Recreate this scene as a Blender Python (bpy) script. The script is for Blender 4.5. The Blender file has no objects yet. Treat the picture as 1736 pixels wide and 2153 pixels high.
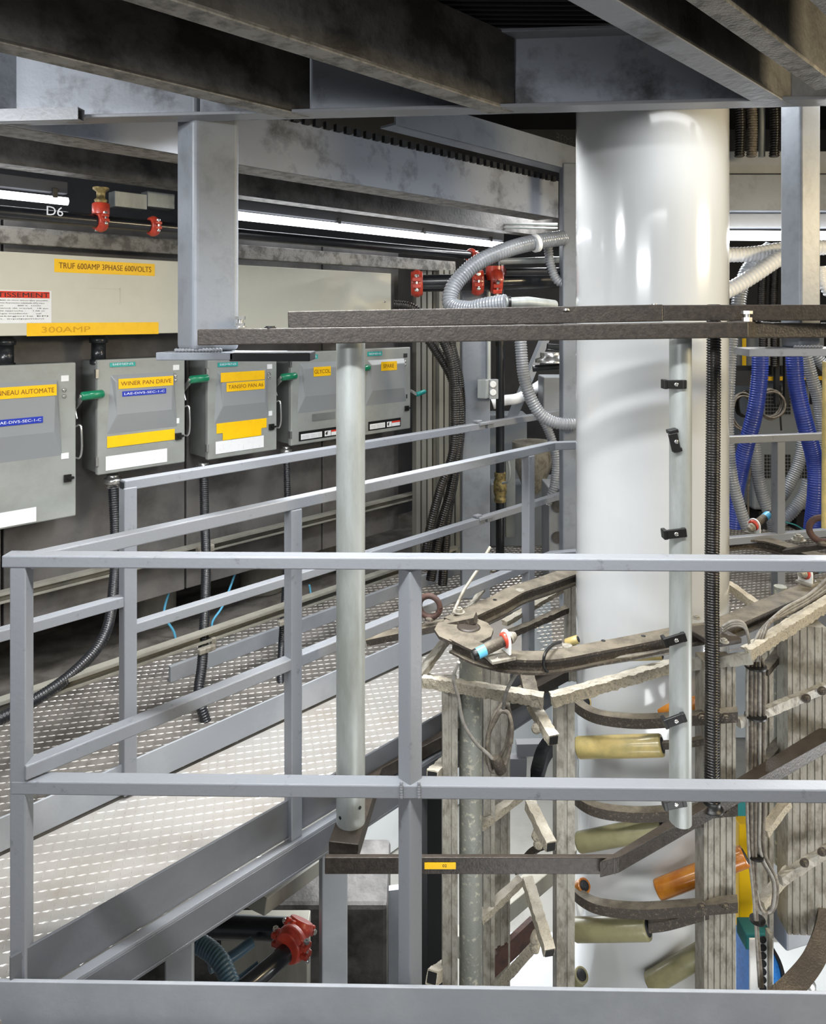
import bpy, math, random
from mathutils import Vector, Matrix
random.seed(7)
S = bpy.context.scene
COL = S.collection
R2 = math.sqrt(0.5)
V = Vector
Z = V((0, 0, 1))
F, CX, CY, EYE = 1532.0, 868.0, 665.0, 1.6

# ------------------------------------------------------------------ camera
cd = bpy.data.cameras.new('camera')
cam = bpy.data.objects.new('camera', cd); COL.objects.link(cam)
cam.location = (0, 0, EYE); cam.rotation_euler = (math.pi/2, 0, 0)
cd.sensor_fit = 'HORIZONTAL'; cd.sensor_width = 36; cd.lens = 36*F/1736
cd.shift_y = -(1076.5-CY)/1736; cd.clip_start = 0.05
S.camera = cam
# ------------------------------------------------------------------ world, exposure
S.view_settings.view_transform = 'Standard'; S.view_settings.look = 'None'
S.view_settings.gamma = 1; S.view_settings.use_curve_mapping = False
S.view_settings.exposure = 0.60
w = bpy.data.worlds.new('world'); S.world = w; w.use_nodes = True
w.node_tree.nodes['Background'].inputs[0].default_value = (0.90, 0.94, 1.0, 1)
w.node_tree.nodes['Background'].inputs[1].default_value = 0.15
# ------------------------------------------------------------------ lamps
def area(name, loc, aim, sx, sy, power, col=(1, 1, 1)):
    l = bpy.data.lights.new(name, 'AREA'); l.shape = 'RECTANGLE'; l.size = sx; l.size_y = sy
    l.energy = power; l.color = col
    o = bpy.data.objects.new(name, l); COL.objects.link(o); o.location = loc
    o.rotation_euler = (V(aim)-V(loc)).to_track_quat('-Z', 'Y').to_euler()
    return o
COOL = (0.97, 0.985, 1.0)
def spread(o, deg): o.data.spread = math.radians(deg); return o
area('lamp_behind_viewer', (-1.0, -0.85, 2.02), (0.4, 2.6, 1.4), 1.3, 0.12, 24, COOL)
spread(area('lamp_over_rail', (0.1, 1.12, 2.16), (0.1, 1.45, 0), 1.9, 0.10, 34, COOL), 150)
spread(area('lamp_over_walkway_near', (-0.34, 2.46, 2.36), (-0.34, 2.46, 0), 0.8, 0.12, 18, COOL), 96)
spread(area('lamp_over_walkway_far', (0.50, 2.95, 2.38), (0.35, 3.2, 0), 1.0, 0.12, 13, COOL), 130)
spread(area('lamp_over_cage', (1.25, 2.30, 2.38), (1.25, 2.5, 0), 1.0, 0.10, 5, COOL), 150)
area('lamp_right_hall', (3.3, 1.5, 2.10), (1.1, 2.5, 1.2), 0.9, 0.3, 44, (1.0, 0.82, 0.52))
area('lamp_wall_side', (-1.9, 1.3, 2.25), (-1.1, 3.3, 1.0), 0.9, 0.12, 15, COOL)
area('lamp_right_back', (2.15, 4.28, 2.085), (2.0, 3.7, 1.35), 1.2, 0.05, 26, COOL)
area('lamp_back_bay', (0.9, 4.9, 2.36), (0.8, 4.9, 0), 1.0, 0.12, 16, COOL)
area('lamp_lower_front', (0.9, 1.2, -0.55), (1.0, 2.9, -0.9), 1.4, 0.3, 9, COOL)
area('lamp_lower_hall', (0.2, 4.2, -0.35), (0.3, 4.2, -2.4), 2.4, 1.2, 55, COOL)
area('lamp_lower_right', (2.6, 2.2, -0.4), (1.4, 2.6, -1.2), 0.9, 0.4, 16, COOL)

# ------------------------------------------------------------------ materials
def srgb(h):
    c = [int(h[i:i+2], 16)/255 for i in (0, 2, 4)]
    return tuple((x/12.92 if x <= .04045 else ((x+.055)/1.055)**2.4) for x in c)+(1,)
def mat(name, base, rough=.5, metal=0., alt=None, scale=8., amt=.5, lo=.45, hi=.65, bump=0., bscale=60., coat=0., emit=0., detail=6., aniso=None, alpha=None, trans=0., spec=.5):
    m = bpy.data.materials.new(name); m.use_nodes = True
    nt = m.node_tree; n = nt.nodes; L = nt.links; b = n['Principled BSDF']
    bc = srgb(base); dust = None
    if isinstance(alt, tuple): alt, dust = alt
    b.inputs['Base Color'].default_value = bc
    b.inputs['Roughness'].default_value = rough; b.inputs['Metallic'].default_value = metal
    b.inputs['Coat Weight'].default_value = coat; b.inputs['Coat Roughness'].default_value = .08
    b.inputs['Specular IOR Level'].default_value = spec
    b.inputs['Transmission Weight'].default_value = trans
    if emit:
        b.inputs['Emission Color'].default_value = bc; b.inputs['Emission Strength'].default_value = emit
    tc = n.new('ShaderNodeTexCoord')
    mp = n.new('ShaderNodeMapping'); L.new(tc.outputs['Object'], mp.inputs[0])
    if aniso: mp.inputs['Scale'].default_value = aniso
    if alt:
        no = n.new('ShaderNodeTexNoise'); no.inputs['Scale'].default_value = scale; no.inputs['Detail'].default_value = detail
        no.inputs['Roughness'].default_value = .65
        L.new(mp.outputs[0], no.inputs['Vector'])
        rp = n.new('ShaderNodeMapRange'); rp.inputs[1].default_value = lo; rp.inputs[2].default_value = hi
        rp.inputs[4].default_value = amt
        L.new(no.outputs[0], rp.inputs[0])
        mx = n.new('ShaderNodeMix'); mx.data_type = 'RGBA'
        mx.inputs[6].default_value = bc; mx.inputs[7].default_value = srgb(alt)
        L.new(rp.outputs[0], mx.inputs[0]); L.new(mx.outputs[2], b.inputs['Base Color'])
        if dust:                                                     # lint that settled on upward faces
            g = n.new('ShaderNodeNewGeometry'); sp = n.new('ShaderNodeSeparateXYZ'); L.new(g.outputs['True Normal'], sp.inputs[0])
            r2 = n.new('ShaderNodeMapRange'); r2.inputs[1].default_value = .3; r2.inputs[2].default_value = .9; r2.inputs[4].default_value = .8
            L.new(sp.outputs[2], r2.inputs[0]); m2 = n.new('ShaderNodeMix'); m2.data_type = 'RGBA'
            L.new(mx.outputs[2], m2.inputs[6]); m2.inputs[7].default_value = srgb(dust)
            n3 = n.new('ShaderNodeTexNoise'); n3.inputs['Scale'].default_value = 22; n3.inputs['Detail'].default_value = 8
            L.new(mp.outputs[0], n3.inputs['Vector']); r3 = n.new('ShaderNodeMapRange'); r3.inputs[1].default_value = .36; r3.inputs[2].default_value = .62; r3.inputs[3].default_value = .35
            L.new(n3.outputs[0], r3.inputs[0]); mu = n.new('ShaderNodeMath'); mu.operation = 'MULTIPLY'
            L.new(r2.outputs[0], mu.inputs[0]); L.new(r3.outputs[0], mu.inputs[1])
            L.new(mu.outputs[0], m2.inputs[0]); L.new(m2.outputs[2], b.inputs['Base Color'])
    if bump:
        nb = n.new('ShaderNodeTexNoise'); nb.inputs['Scale'].default_value = bscale; nb.inputs['Detail'].default_value = 4
        L.new(mp.outputs[0], nb.inputs['Vector'])
        bp = n.new('ShaderNodeBump'); bp.inputs['Strength'].default_value = bump; bp.inputs['Distance'].default_value = .004
        L.new(nb.outputs[0], bp.inputs['Height']); L.new(bp.outputs[0], b.inputs['Normal'])
    return m
M = {}
M['rail'] = mat('grey_rail_paint', '7D8085', .34, alt='4A4C4F', scale=24, amt=.55, lo=.62, hi=.72, bump=.12, bscale=90)
M['steel'] = mat('blue_grey_steel_paint', '7D8289', .42, alt='4F5256', scale=10, amt=.5, lo=.5, hi=.75, bump=.15, bscale=50)
M['toe'] = mat('toe_board_paint', '8C9095', .4, alt='A2A5AA', scale=3, amt=.6, bump=.1, bscale=60)
M['walksteel_shaded'] = mat('shaded_walkway_steel', '585A5E', .4, alt='66686C', scale=3, amt=.6, bump=.1, bscale=60)  # darker than the toe paint: shade of the turned-away faces is in the colour
M['beam'] = mat('sooty_beam_paint', '969BA4', .5, alt='221E1A', scale=5, amt=.8, lo=.5, hi=.68, bump=.3, bscale=40)
M['beamdirty'] = mat('dirty_beam_paint', '4F4D4B', .6, alt='1B1816', scale=6, amt=.85, lo=.42, hi=.6, bump=.5, bscale=60)
M['flange'] = mat('dusty_flange_paint', '8F8C86', .6, alt='4E4B46', scale=18, amt=.8, lo=.45, hi=.6, bump=.6, bscale=120)
M['frame'] = mat('dark_hammered_steel', '3D3731', .42, .2, alt=('26221E', '463E36'), scale=60, amt=.7, lo=.4, hi=.6, bump=.3, bscale=150)
M['galv'] = mat('galvanised_pipe', 'A9AEAC', .42, .35, alt='77796F', scale=9, amt=.6, lo=.45, hi=.7, aniso=(1, 1, .25), bump=.08, bscale=60)
M['galvd'] = mat('dusty_round_post', '8A8C84', .55, .2, alt='C8C3B0', scale=55, amt=.8, lo=.55, hi=.66, bump=.4, bscale=120)
M['alu'] = mat('dusty_aluminium', '99958A', .5, .25, alt='5F584B', scale=34, amt=.7, lo=.46, hi=.64, bump=.4, bscale=140, aniso=(1, 1, .5))
M['dust'] = mat('lint_covered_steel', 'A39B89', .9, alt=('5F5749', 'CFC9BB'), scale=130, amt=.7, lo=.5, hi=.66, bump=1., bscale=240)
M['dustdark'] = mat('dark_dusty_steel', '3A332B', .6, alt=('8B806E', '7E7666'), scale=110, amt=.6, lo=.54, hi=.72, bump=.7, bscale=260)
M['black'] = mat('black_plastic', '141414', .4, bump=.1)
M['rubber'] = mat('black_hose_plastic', '121110', .3, alt='3A342E', scale=12, amt=.6)
M['pipeblack'] = mat('black_painted_pipe', '1A1C20', .3, alt='343434', scale=20, amt=.6, lo=.55, hi=.7, coat=.3)
M['white'] = mat('white_label', 'E6E7E6', .5, alt='B9BBBC', scale=60, amt=.35, lo=.55, hi=.7)
M['yellow'] = mat('yellow_label', 'F7C200', .45, alt='EDB600', scale=30, amt=.5)
M['blue'] = mat('blue_label', '1A35A8', .45)
M['brownink'] = mat('label_brown_lettering', '7A4E08', .6)
M['dimink'] = mat('label_faded_lettering', 'D29B05', .6)
M['blackink'] = mat('black_lettering', '222222', .6)
M['whiteink'] = mat('white_lettering', 'E8ECF4', .6)
M['redink'] = mat('red_label', 'D8331C', .5)
M['teal'] = mat('teal_badge', '1B9C94', .4, alt='4FC0B8', scale=120, amt=.6)
M['green'] = mat('green_grip', '0F7A55', .3, coat=.4)
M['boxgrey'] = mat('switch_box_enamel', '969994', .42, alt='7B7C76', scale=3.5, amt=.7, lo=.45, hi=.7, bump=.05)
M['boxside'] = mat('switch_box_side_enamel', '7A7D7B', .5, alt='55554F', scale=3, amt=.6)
M['recess'] = mat('switch_box_raised_panel', '8D9091', .4)
M['cream'] = mat('cream_trough_enamel', 'C8C6B6', .45, alt='BAB8A8', scale=2, amt=.6)
M['wall'] = mat('stained_grey_wall_panel', '6A6764', .6, alt='3F3D3C', scale=2.6, amt=.8, lo=.42, hi=.62, bump=.1)
M['darkwall'] = mat('dark_back_wall', '3A3B3E', .7, alt='232326', scale=1.5, amt=.8)
M['palewall'] = mat('pale_lower_wall', 'D4DADD', .6, alt='AEB6BA', scale=1.2, amt=.5)
M['plate'] = mat('aluminium_tread_plate', '9A9792', .4, .25, alt='857B70', scale=5, amt=.6, lo=.45, hi=.7, bump=.15, bscale=90)
M['plate_shaded'] = mat('worn_shaded_tread_plate', '8B8680', .4, .35, alt='56524D', scale=7, amt=.75, lo=.42, hi=.62, bump=.15, bscale=90)  # worn plate in a darker tone; the far floor's shade is in the colour
M['lug'] = mat('polished_tread_lug', 'E2DFDA', .25, .5)
M['floor'] = mat('lower_concrete_floor', 'A9A8A3', .7, alt='8A8985', scale=2, amt=.6)
M['redc'] = mat('red_pipe_coupling_paint', 'C4432F', .38, alt='7C261D', scale=14, amt=.6, bump=.25, bscale=60, coat=.2)
M['chrome'] = mat('zinc_bolt', 'D9D9D6', .25, .9)
M['rust'] = mat('rusted_steel', '4A322A', .75, alt='2E2521', scale=30, amt=.8, bump=.5)
M['brass'] = mat('tarnished_brass', '9A8A5A', .5, .5, alt='3A3328', scale=40, amt=.9)
M['clearhose'] = mat('clear_grey_suction_hose', '8A8E93', .22, alt='63666A', scale=8, amt=.5, coat=.5)
M['whitehose'] = mat('white_ribbed_hose', 'F3F5F8', .3, coat=.3)
M['bluehose'] = mat('blue_spiral_hose', '2C4096', .35, alt='1C2C70', scale=10, amt=.5, coat=.2)
M['slatehose'] = mat('slate_blue_hose', '46606F', .35, alt='2F424E', scale=12, amt=.6)
M['tan'] = mat('yellowed_roller_sleeve', 'B9A468', .4, alt='8A8455', scale=12, amt=.8, lo=.4, hi=.65, coat=.3)
M['amber'] = mat('amber_roller_sleeve', 'B07224', .3, alt='8F4C12', scale=14, amt=.8, lo=.4, hi=.65, coat=.5)
M['olive'] = mat('greenish_roller_sleeve', '84805E', .4, alt='6B664A', scale=12, amt=.7, coat=.3)
M['cable'] = mat('grey_cable_sheath', '8E8B84', .5, alt='5E5850', scale=40, amt=.7)
M['cabled'] = mat('dusty_dark_cable', '5A534A', .6, alt='8F8777', scale=50, amt=.6)
M['vent'] = mat('grey_cabinet_enamel', '7C8185', .5, alt='6A6F72', scale=2, amt=.5)
M['dark'] = mat('dark_void_paint', '17181B', .7)
M['yel'] = mat('safety_yellow_paint', 'F2C200', .4)
M['bluem'] = mat('blue_machine_guard', '2F7FD0', .4, alt='1F5DA5', scale=60, amt=.6, lo=.55, hi=.6)
M['tealm'] = mat('teal_machine_paint', '1D6E70', .5)
M['cyan'] = mat('pale_blue_band', '63B7DC', .4)
M['glow'] = mat('fluorescent_tube_glow', 'F4F8FF', .4, emit=5)
M['fluted'] = mat('ribbed_grey_cladding', '8A887E', .55, alt='6A675E', scale=4, amt=.7, aniso=(1, 1, .2))
# the film: milky, glossy, slightly see-through
fm = mat('milky_plastic_film', 'C0C2C2', .16, alt='B6B8B9', scale=3, amt=.5, aniso=(1, 1, .3), coat=.6); M['film'] = fm
fb = fm.node_tree.nodes['Principled BSDF']; fb.inputs['Subsurface Weight'].default_value = .0

# ------------------------------------------------------------------ geometry helpers
def U(px): return (px-CX)/F
def P(px, py, Y): return V((U(px)*Y, Y, EYE-(py-CY)*Y/F))          # a point at distance Y
def W(px, py, c):                                                   # a point on the 45 degree plane X-Y=-c
    return P(px, py, c/(1-U(px)))
def G(px, py, z): return P(px, py, (EYE-z)*F/(py-CY))               # a point on the level z
D45 = V((R2, R2, 0)); N45 = V((R2, -R2, 0))
def L45(c, s, z): return D45*s - N45*(c*R2) + Z*z                   # plane coordinates
def SZ(px, py, c):
    p = W(px, py, c); return (p.x+p.y)*R2, p.z

class MB:
    def __init__(s): s.v = []; s.f = []; s.sm = []
    def add(s, vs, fs, smooth=False):
        o = len(s.v); s.v += [V(p) for p in vs]
        s.f += [tuple(i+o for i in f) for f in fs]; s.sm += [smooth]*len(fs); return s
    def box(s, c, sx, sy, sz, ax=V((1, 0, 0)), az=Z):
        ax = V(ax).normalized(); az = V(az).normalized(); ay = az.cross(ax).normalized(); c = V(c)
        vs = [c+ax*(i*sx/2)+ay*(j*sy/2)+az*(k*sz/2) for i in (-1, 1) for j in (-1, 1) for k in (-1, 1)]
        return s.add(vs, [(0, 1, 3, 2), (4, 6, 7, 5), (0, 4, 5, 1), (2, 3, 7, 6), (0, 2, 6, 4), (1, 5, 7, 3)])
    def bar(s, a, b, wd, h, up=Z):
        a = V(a); b = V(b); d = (b-a); l = d.length; d.normalize()
        side = V(up).cross(d)
        if side.length < 1e-4: side = V((1, 0, 0))
        side.normalize(); u = d.cross(side).normalized()
        return s.box((a+b)/2, l, wd, h, d, u)
    def rough(s, a, b, wd, h, up=Z, seg=.012, jit=.0022):
        a = V(a); b = V(b); d = b-a; l = d.length; d.normalize()
        side = V(up).cross(d).normalized(); u = d.cross(side).normalized()
        n = max(2, int(l/seg)); pr = [(-.5, -.5), (0, -.5), (.5, -.5), (.5, 0), (.5, .5), (0.17, .5), (-.17, .5), (-.5, .5), (-.5, 0)]
        vs = []
        for i in range(n+1):
            c = a+d*(l*i/n)
            for x, y in pr:
                vs.append(c+side*(x*wd+random.uniform(-jit, jit))+u*(y*h+random.uniform(-jit, jit)))
        k = len(pr); fs = []
        for i in range(n):
            for j in range(k):
                fs.append((i*k+j, i*k+(j+1) % k, (i+1)*k+(j+1) % k, (i+1)*k+j))
        fs.append(tuple(range(k))[::-1]); fs.append(tuple(n*k+j for j in range(k)))
        return s.add(vs, fs)
    def tube(s, path, r, n=14, cap=True, smooth=True):
        path = [V(p) for p in path]; m = len(path)
        t0 = (path[1]-path[0]).normalized()
        ref = V((0, 0, 1)) if abs(t0.z) < .9 else V((1, 0, 0))
        nx = t0.cross(ref).normalized(); vs = []
        for i, p in enumerate(path):
            t = (path[min(i+1, m-1)]-path[max(i-1, 0)]).normalized()
            nx = (nx-t*nx.dot(t)).normalized(); ny = t.cross(nx)
            rr = r[i] if isinstance(r, (list, tuple)) else r
            for k in range(n):
                a = 2*math.pi*k/n
                vs.append(p+nx*(rr*math.cos(a))+ny*(rr*math.sin(a)))
        fs = [(i*n+k, i*n+(k+1) % n, (i+1)*n+(k+1) % n, (i+1)*n+k) for i in range(m-1) for k in range(n)]
        s.add(vs, fs, smooth)
        if cap:
            s.add([vs[k] for k in range(n)], [tuple(range(n))[::-1]]); s.add([vs[(m-1)*n+k] for k in range(n)], [tuple(range(n))])
        return s
    def cyl(s, a, b, r, n=20): return s.tube([a, b], r, n)
    def lathe(s, a, ax, prof, n=24):                                # prof: (distance along, radius)
        a = V(a); ax = V(ax).normalized()
        pts = [a+ax*t for t, _ in prof]
        ref = V((0, 0, 1)) if abs(ax.z) < .9 else V((1, 0, 0))
        nx = ax.cross(ref).normalized(); ny = ax.cross(nx); vs = []
        for (t, r), p in zip(prof, pts):
            for k in range(n):
                q = 2*math.pi*k/n; vs.append(p+nx*(r*math.cos(q))+ny*(r*math.sin(q)))
        m = len(prof)
        fs = [(i*n+k, i*n+(k+1) % n, (i+1)*n+(k+1) % n, (i+1)*n+k) for i in range(m-1) for k in range(n)]
        s.add(vs, fs, True); s.add(vs[:n], [tuple(range(n))[::-1]]); s.add(vs[-n:], [tuple(range(n))]); return s
    def prism(s, prof, o, ux, uy, ext):                             # 2-D outline swept by ext
        o = V(o); ux = V(ux); uy = V(uy); ext = V(ext); n = len(prof)
        a = [o+ux*x+uy*y for x, y in prof]; b = [p+ext for p in a]
        return s.add(a+b, [(i, (i+1) % n, n+(i+1) % n, n+i) for i in range(n)]+[tuple(range(n))[::-1], tuple(range(n, 2*n))])
    def hexbolt(s, p, ax, r=.009, h=.007, washer=True):
        p = V(p); ax = V(ax).normalized()
        if washer: s.lathe(p, ax, [(0, r*1.5), (h*.25, r*1.5)], 16)
        s.tube([p+ax*(h*.2), p+ax*(h*1.2)], r, 6, smooth=False)
        return s.cyl(p+ax*(h*1.1), p+ax*(h*1.6), r*.5, 8)
    def strip(s, path, wd, h, up=Z):                                # a flat bar bent along a path, mitred
        path = [V(p) for p in path]; m = len(path); vs = []
        for i, p in enumerate(path):
            d0 = (path[i]-path[max(i-1, 0)]); d1 = (path[min(i+1, m-1)]-path[i])
            if d0.length < 1e-6: d0 = d1
            if d1.length < 1e-6: d1 = d0
            d0.normalize(); d1.normalize(); t = (d0+d1).normalized()
            side = V(up).cross(t).normalized(); k = 1/max(.4, abs(t.dot(d1)))
            for x, y in ((-.5, -.5), (.5, -.5), (.5, .5), (-.5, .5)):
                vs.append(p+side*(x*wd*k)+V(up)*(y*h))
        fs = [(i*4+j, i*4+(j+1) % 4, i*4+4+(j+1) % 4, i*4+4+j) for i in range(m-1) for j in range(4)]
        fs += [(3, 2, 1, 0), tuple((m-1)*4+j for j in range(4))]
        return s.add(vs, fs)
    def build(s, name, m, parent=None, bevel=0., bseg=2):
        lo = V([min(p[i] for p in s.v) for i in range(3)]); hi = V([max(p[i] for p in s.v) for i in range(3)])
        org = V(parent['_loc']) if parent is not None else V(((lo.x+hi.x)/2, (lo.y+hi.y)/2, lo.z))
        me = bpy.data.meshes.new(name); me.from_pydata([p-org for p in s.v], [], s.f); me.update()
        for p, q in zip(me.polygons, s.sm): p.use_smooth = q
        if isinstance(m, str): m = M[m]
        me.materials.append(m)
        if hasattr(s, 'lug0'):
            me.materials.append(M['lug'])
            for p in list(me.polygons)[s.lug0:]: p.material_index = s.lugm[(p.index-s.lug0)//4]
        o = bpy.data.objects.new(name, me); COL.objects.link(o)
        if parent is not None:
            o.parent = parent; o['_loc'] = list(org)
        else:
            o.location = org; o['_loc'] = list(org)
        if bevel:
            b = o.modifiers.new('bevel', 'BEVEL'); b.width = bevel; b.segments = bseg; b.limit_method = 'ANGLE'
            b.harden_normals = False
        return o
def thing(name, label, cat, loc, group=None):
    o = bpy.data.objects.new(name, None); COL.objects.link(o); o.location = loc; o['_loc'] = list(loc)
    o['label'] = label; o['category'] = cat; o.empty_display_size = .05
    if group: o['group'] = group
    return o
def tag(o, label, cat, group=None, kind=None):
    o['label'] = label; o['category'] = cat
    if group: o['group'] = group
    if kind: o['kind'] = kind
    return o
def struct(o, label=None):
    o['kind'] = 'structure'
    if label: o['label'] = label
    return o
def spline(pts, n=12):                                              # Catmull-Rom
    pts = [V(p) for p in pts]; out = []
    q = [pts[0]*2-pts[1]]+pts+[pts[-1]*2-pts[-2]]
    for i in range(1, len(q)-2):
        a, b, c, d = q[i-1:i+3]
        for k in range(n):
            t = k/n
            out.append(.5*((2*b)+(c-a)*t+(2*a-5*b+4*c-d)*t*t+(3*b-a-3*c+d)*t**3))
    out.append(pts[-1]); return out
def resample(path, step):
    out = [path[0].copy()]; acc = 0.
    for a, b in zip(path, path[1:]):
        l = (b-a).length; pos = step-acc
        while pos <= l:
            out.append(a+(b-a)*(pos/l)); pos += step
        acc = (acc+l) % step
    return out
def hose_mb(pts, r, pitch=.008, amp=.0035, n=16, mb=None):
    mb = mb or MB()
    p = resample(spline(pts), pitch/4)
    k = (0, .75, 1, .75); rr = [r-amp+amp*2*k[i % 4]*.5 for i in range(len(p))]
    return mb.tube(p, rr, n)
def cable_mb(pts, r, n=8, mb=None):
    mb = mb or MB(); return mb.tube(spline(pts, 8), r, n)
def lettering(text, o, ux, uy, height, width, m, parent, name='lettering', just='LEFT'):
    cu = bpy.data.curves.new(name, 'FONT'); cu.body = text; cu.size = 1; cu.extrude = 0.0
    cu.resolution_u = 3
    t = bpy.data.objects.new(name, cu); COL.objects.link(t)
    dg = bpy.context.evaluated_depsgraph_get(); me = bpy.data.meshes.new_from_object(t.evaluated_get(dg))
    bpy.data.objects.remove(t)
    xs = [v.co.x for v in me.vertices]; ys = [v.co.y for v in me.vertices]
    if not xs: return None
    x0, x1, y0, y1 = min(xs), max(xs), min(ys), max(ys)
    ux = V(ux).normalized(); uy = V(uy).normalized(); nz = ux.cross(uy); org = V(parent['_loc'])
    for v in me.vertices:
        a = (v.co.x-x0)/(x1-x0)*width; b = (v.co.y-y0)/max(1e-6, (y1-y0))*height
        v.co = V(o)+ux*a+uy*b+nz*.0006-org
    me.materials.clear(); me.materials.append(M[m])
    ob = bpy.data.objects.new(name, me); COL.objects.link(ob); ob.parent = parent; ob['_loc'] = list(org)
    return ob

# ================================================================== THE SETTING
# deck edges: the walkway runs at 45 degrees, then turns to run behind the film bubble
CN, CFR, CBOX, CWALL = 2.58, 3.39, 4.45, 4.73
BEND = V((0.608, 3.19, 0)); BDIR = V((1.42, .41, 0)).normalized()
def yback(x): return BEND.y+(x-BEND.x)*BDIR.y/BDIR.x
def lugs(mb, x0, x1, y0, y1, test, pitch=.031, z=0.):
    ca, sa = math.cos(.22), math.sin(.22)
    cx, cy = (x0+x1)/2, (y0+y1)/2; R = int(math.hypot(x1-x0, y1-y0)/2/pitch)+2
    vs, fs, lm = [], [], []
    for i in range(-R, R):
        for j in range(-R, R):
            gx, gy = i*pitch, j*pitch*.62
            x = cx+gx*ca-gy*sa+(pitch*.5 if j % 2 else 0)*ca; y = cy+gx*sa+gy*ca+(pitch*.5 if j % 2 else 0)*sa
            if not (x0 < x < x1 and y0 < y < y1) or not test(x, y): continue
            if (j % 2) == 0: dx, dy = ca, sa
            else: dx, dy = -sa, ca
            l, wd, h = (.0140, .0034, .0026) if j % 2 == 0 else (.010, .0030, .0014)
            o = len(vs); lm.append(1 if j % 2 == 0 else 0)
            vs += [(x-dx*l, y-dy*l, z), (x+dy*wd, y-dx*wd, z), (x+dx*l, y+dy*l, z), (x-dy*wd, y+dx*wd, z),
                   (x-dx*l*.5, y-dy*l*.5, z+h), (x+dx*l*.5, y+dy*l*.5, z+h)]
            fs += [(o, o+1, o+5, o+4), (o+1, o+2, o+5), (o+2, o+3, o+4, o+5), (o+3, o, o+4)]
    mb.lug0 = len(mb.f); mb.lugm = lm; mb.add(vs, fs); return mb
def poly_slab(mb, pts, z0, z1):
    n = len(pts)
    return mb.add([(x, y, z1) for x, y in pts]+[(x, y, z0) for x, y in pts],
                  [tuple(range(n)), tuple(range(2*n-1, n-1, -1))]+[(i, i+n, (i+1) % n+n, (i+1) % n) for i in range(n)])
# far floor
FE = (5.2, yback(5.2)+.02)
mb = poly_slab(MB(), [(-3.0, .39), (BEND.x+.18, BEND.x+.18+CFR), (BEND.x+.02, BEND.y+.06), FE, (5.2, 8.5), (-3.0, 8.5)], -.012, 0)
lugs(mb, -2.3, 3.2, 1.2, 6.2, lambda x, y: (x-y < -CFR-.02 and x-y > -CWALL+.02 and x < 1.2) or (x >= .62 and y > yback(x)+.05 and x-y > -CFR+.02 and y < 5.6 and x < 3), .031)
struct(mb.build('floor', 'plate_shaded'))
mb = MB().box((0, -.4, -.03), 6, 4.05, .04); struct(mb.build('floor', 'plate_shaded'))
mb = MB().box((.5, 3.5, -2.45), 12, 12, .1); struct(mb.build('floor', 'floor'))
# left wall of stained panels, raised off the floor
mb = MB()
a = L45(CWALL+.03, -1.2, 0); s1, _ = SZ(838, 800, CWALL)
for k, (sa, sb) in enumerate(((-.4, .93), (.94, 1.75), (1.76, 2.6), (2.61, s1))):
    mb.bar(L45(CWALL+.03, sa, 1.13), L45(CWALL+.03, sb, 1.13), .04, 1.76)
struct(mb.build('wall_left', 'wall', bevel=.004))
mb = MB().bar(L45(CWALL+1.3, -2, 1.45), L45(CWALL+1.3, 6.5, 1.45), .05, 3.7); struct(mb.build('wall_left_rear', 'darkwall'))
mb = MB().box((2, 6.6, 1.45), 9, .05, 3.7); struct(mb.build('wall_back', 'darkwall'))
mb = MB().box((.5, 6.9, -1.2), 12, .05, 2.35); struct(mb.build('wall_back_lower', 'palewall'))
mb = MB().bar(L45(5.6, -2, -1.2), L45(5.6, 6, -1.2), .05, 2.35); struct(mb.build('wall_left_lower', 'palewall'))
mb = MB().box((5.3, 4, 1.45), .05, 8, 3.7); struct(mb.build('wall_right', 'darkwall'))
# ceiling: bar grating deck
mb = MB()
for i in range(64): mb.box((.6, .55+i*.03, 2.437), 6.5, .006, .03)
for i in range(22): mb.box((-2.6+i*.3, 1.5, 2.45), .008, 2.0, .01)
mb.box((.6, 3.2, 3.3), 8, 7.4, .03)
struct(mb.build('ceiling', 'dark'))

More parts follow.
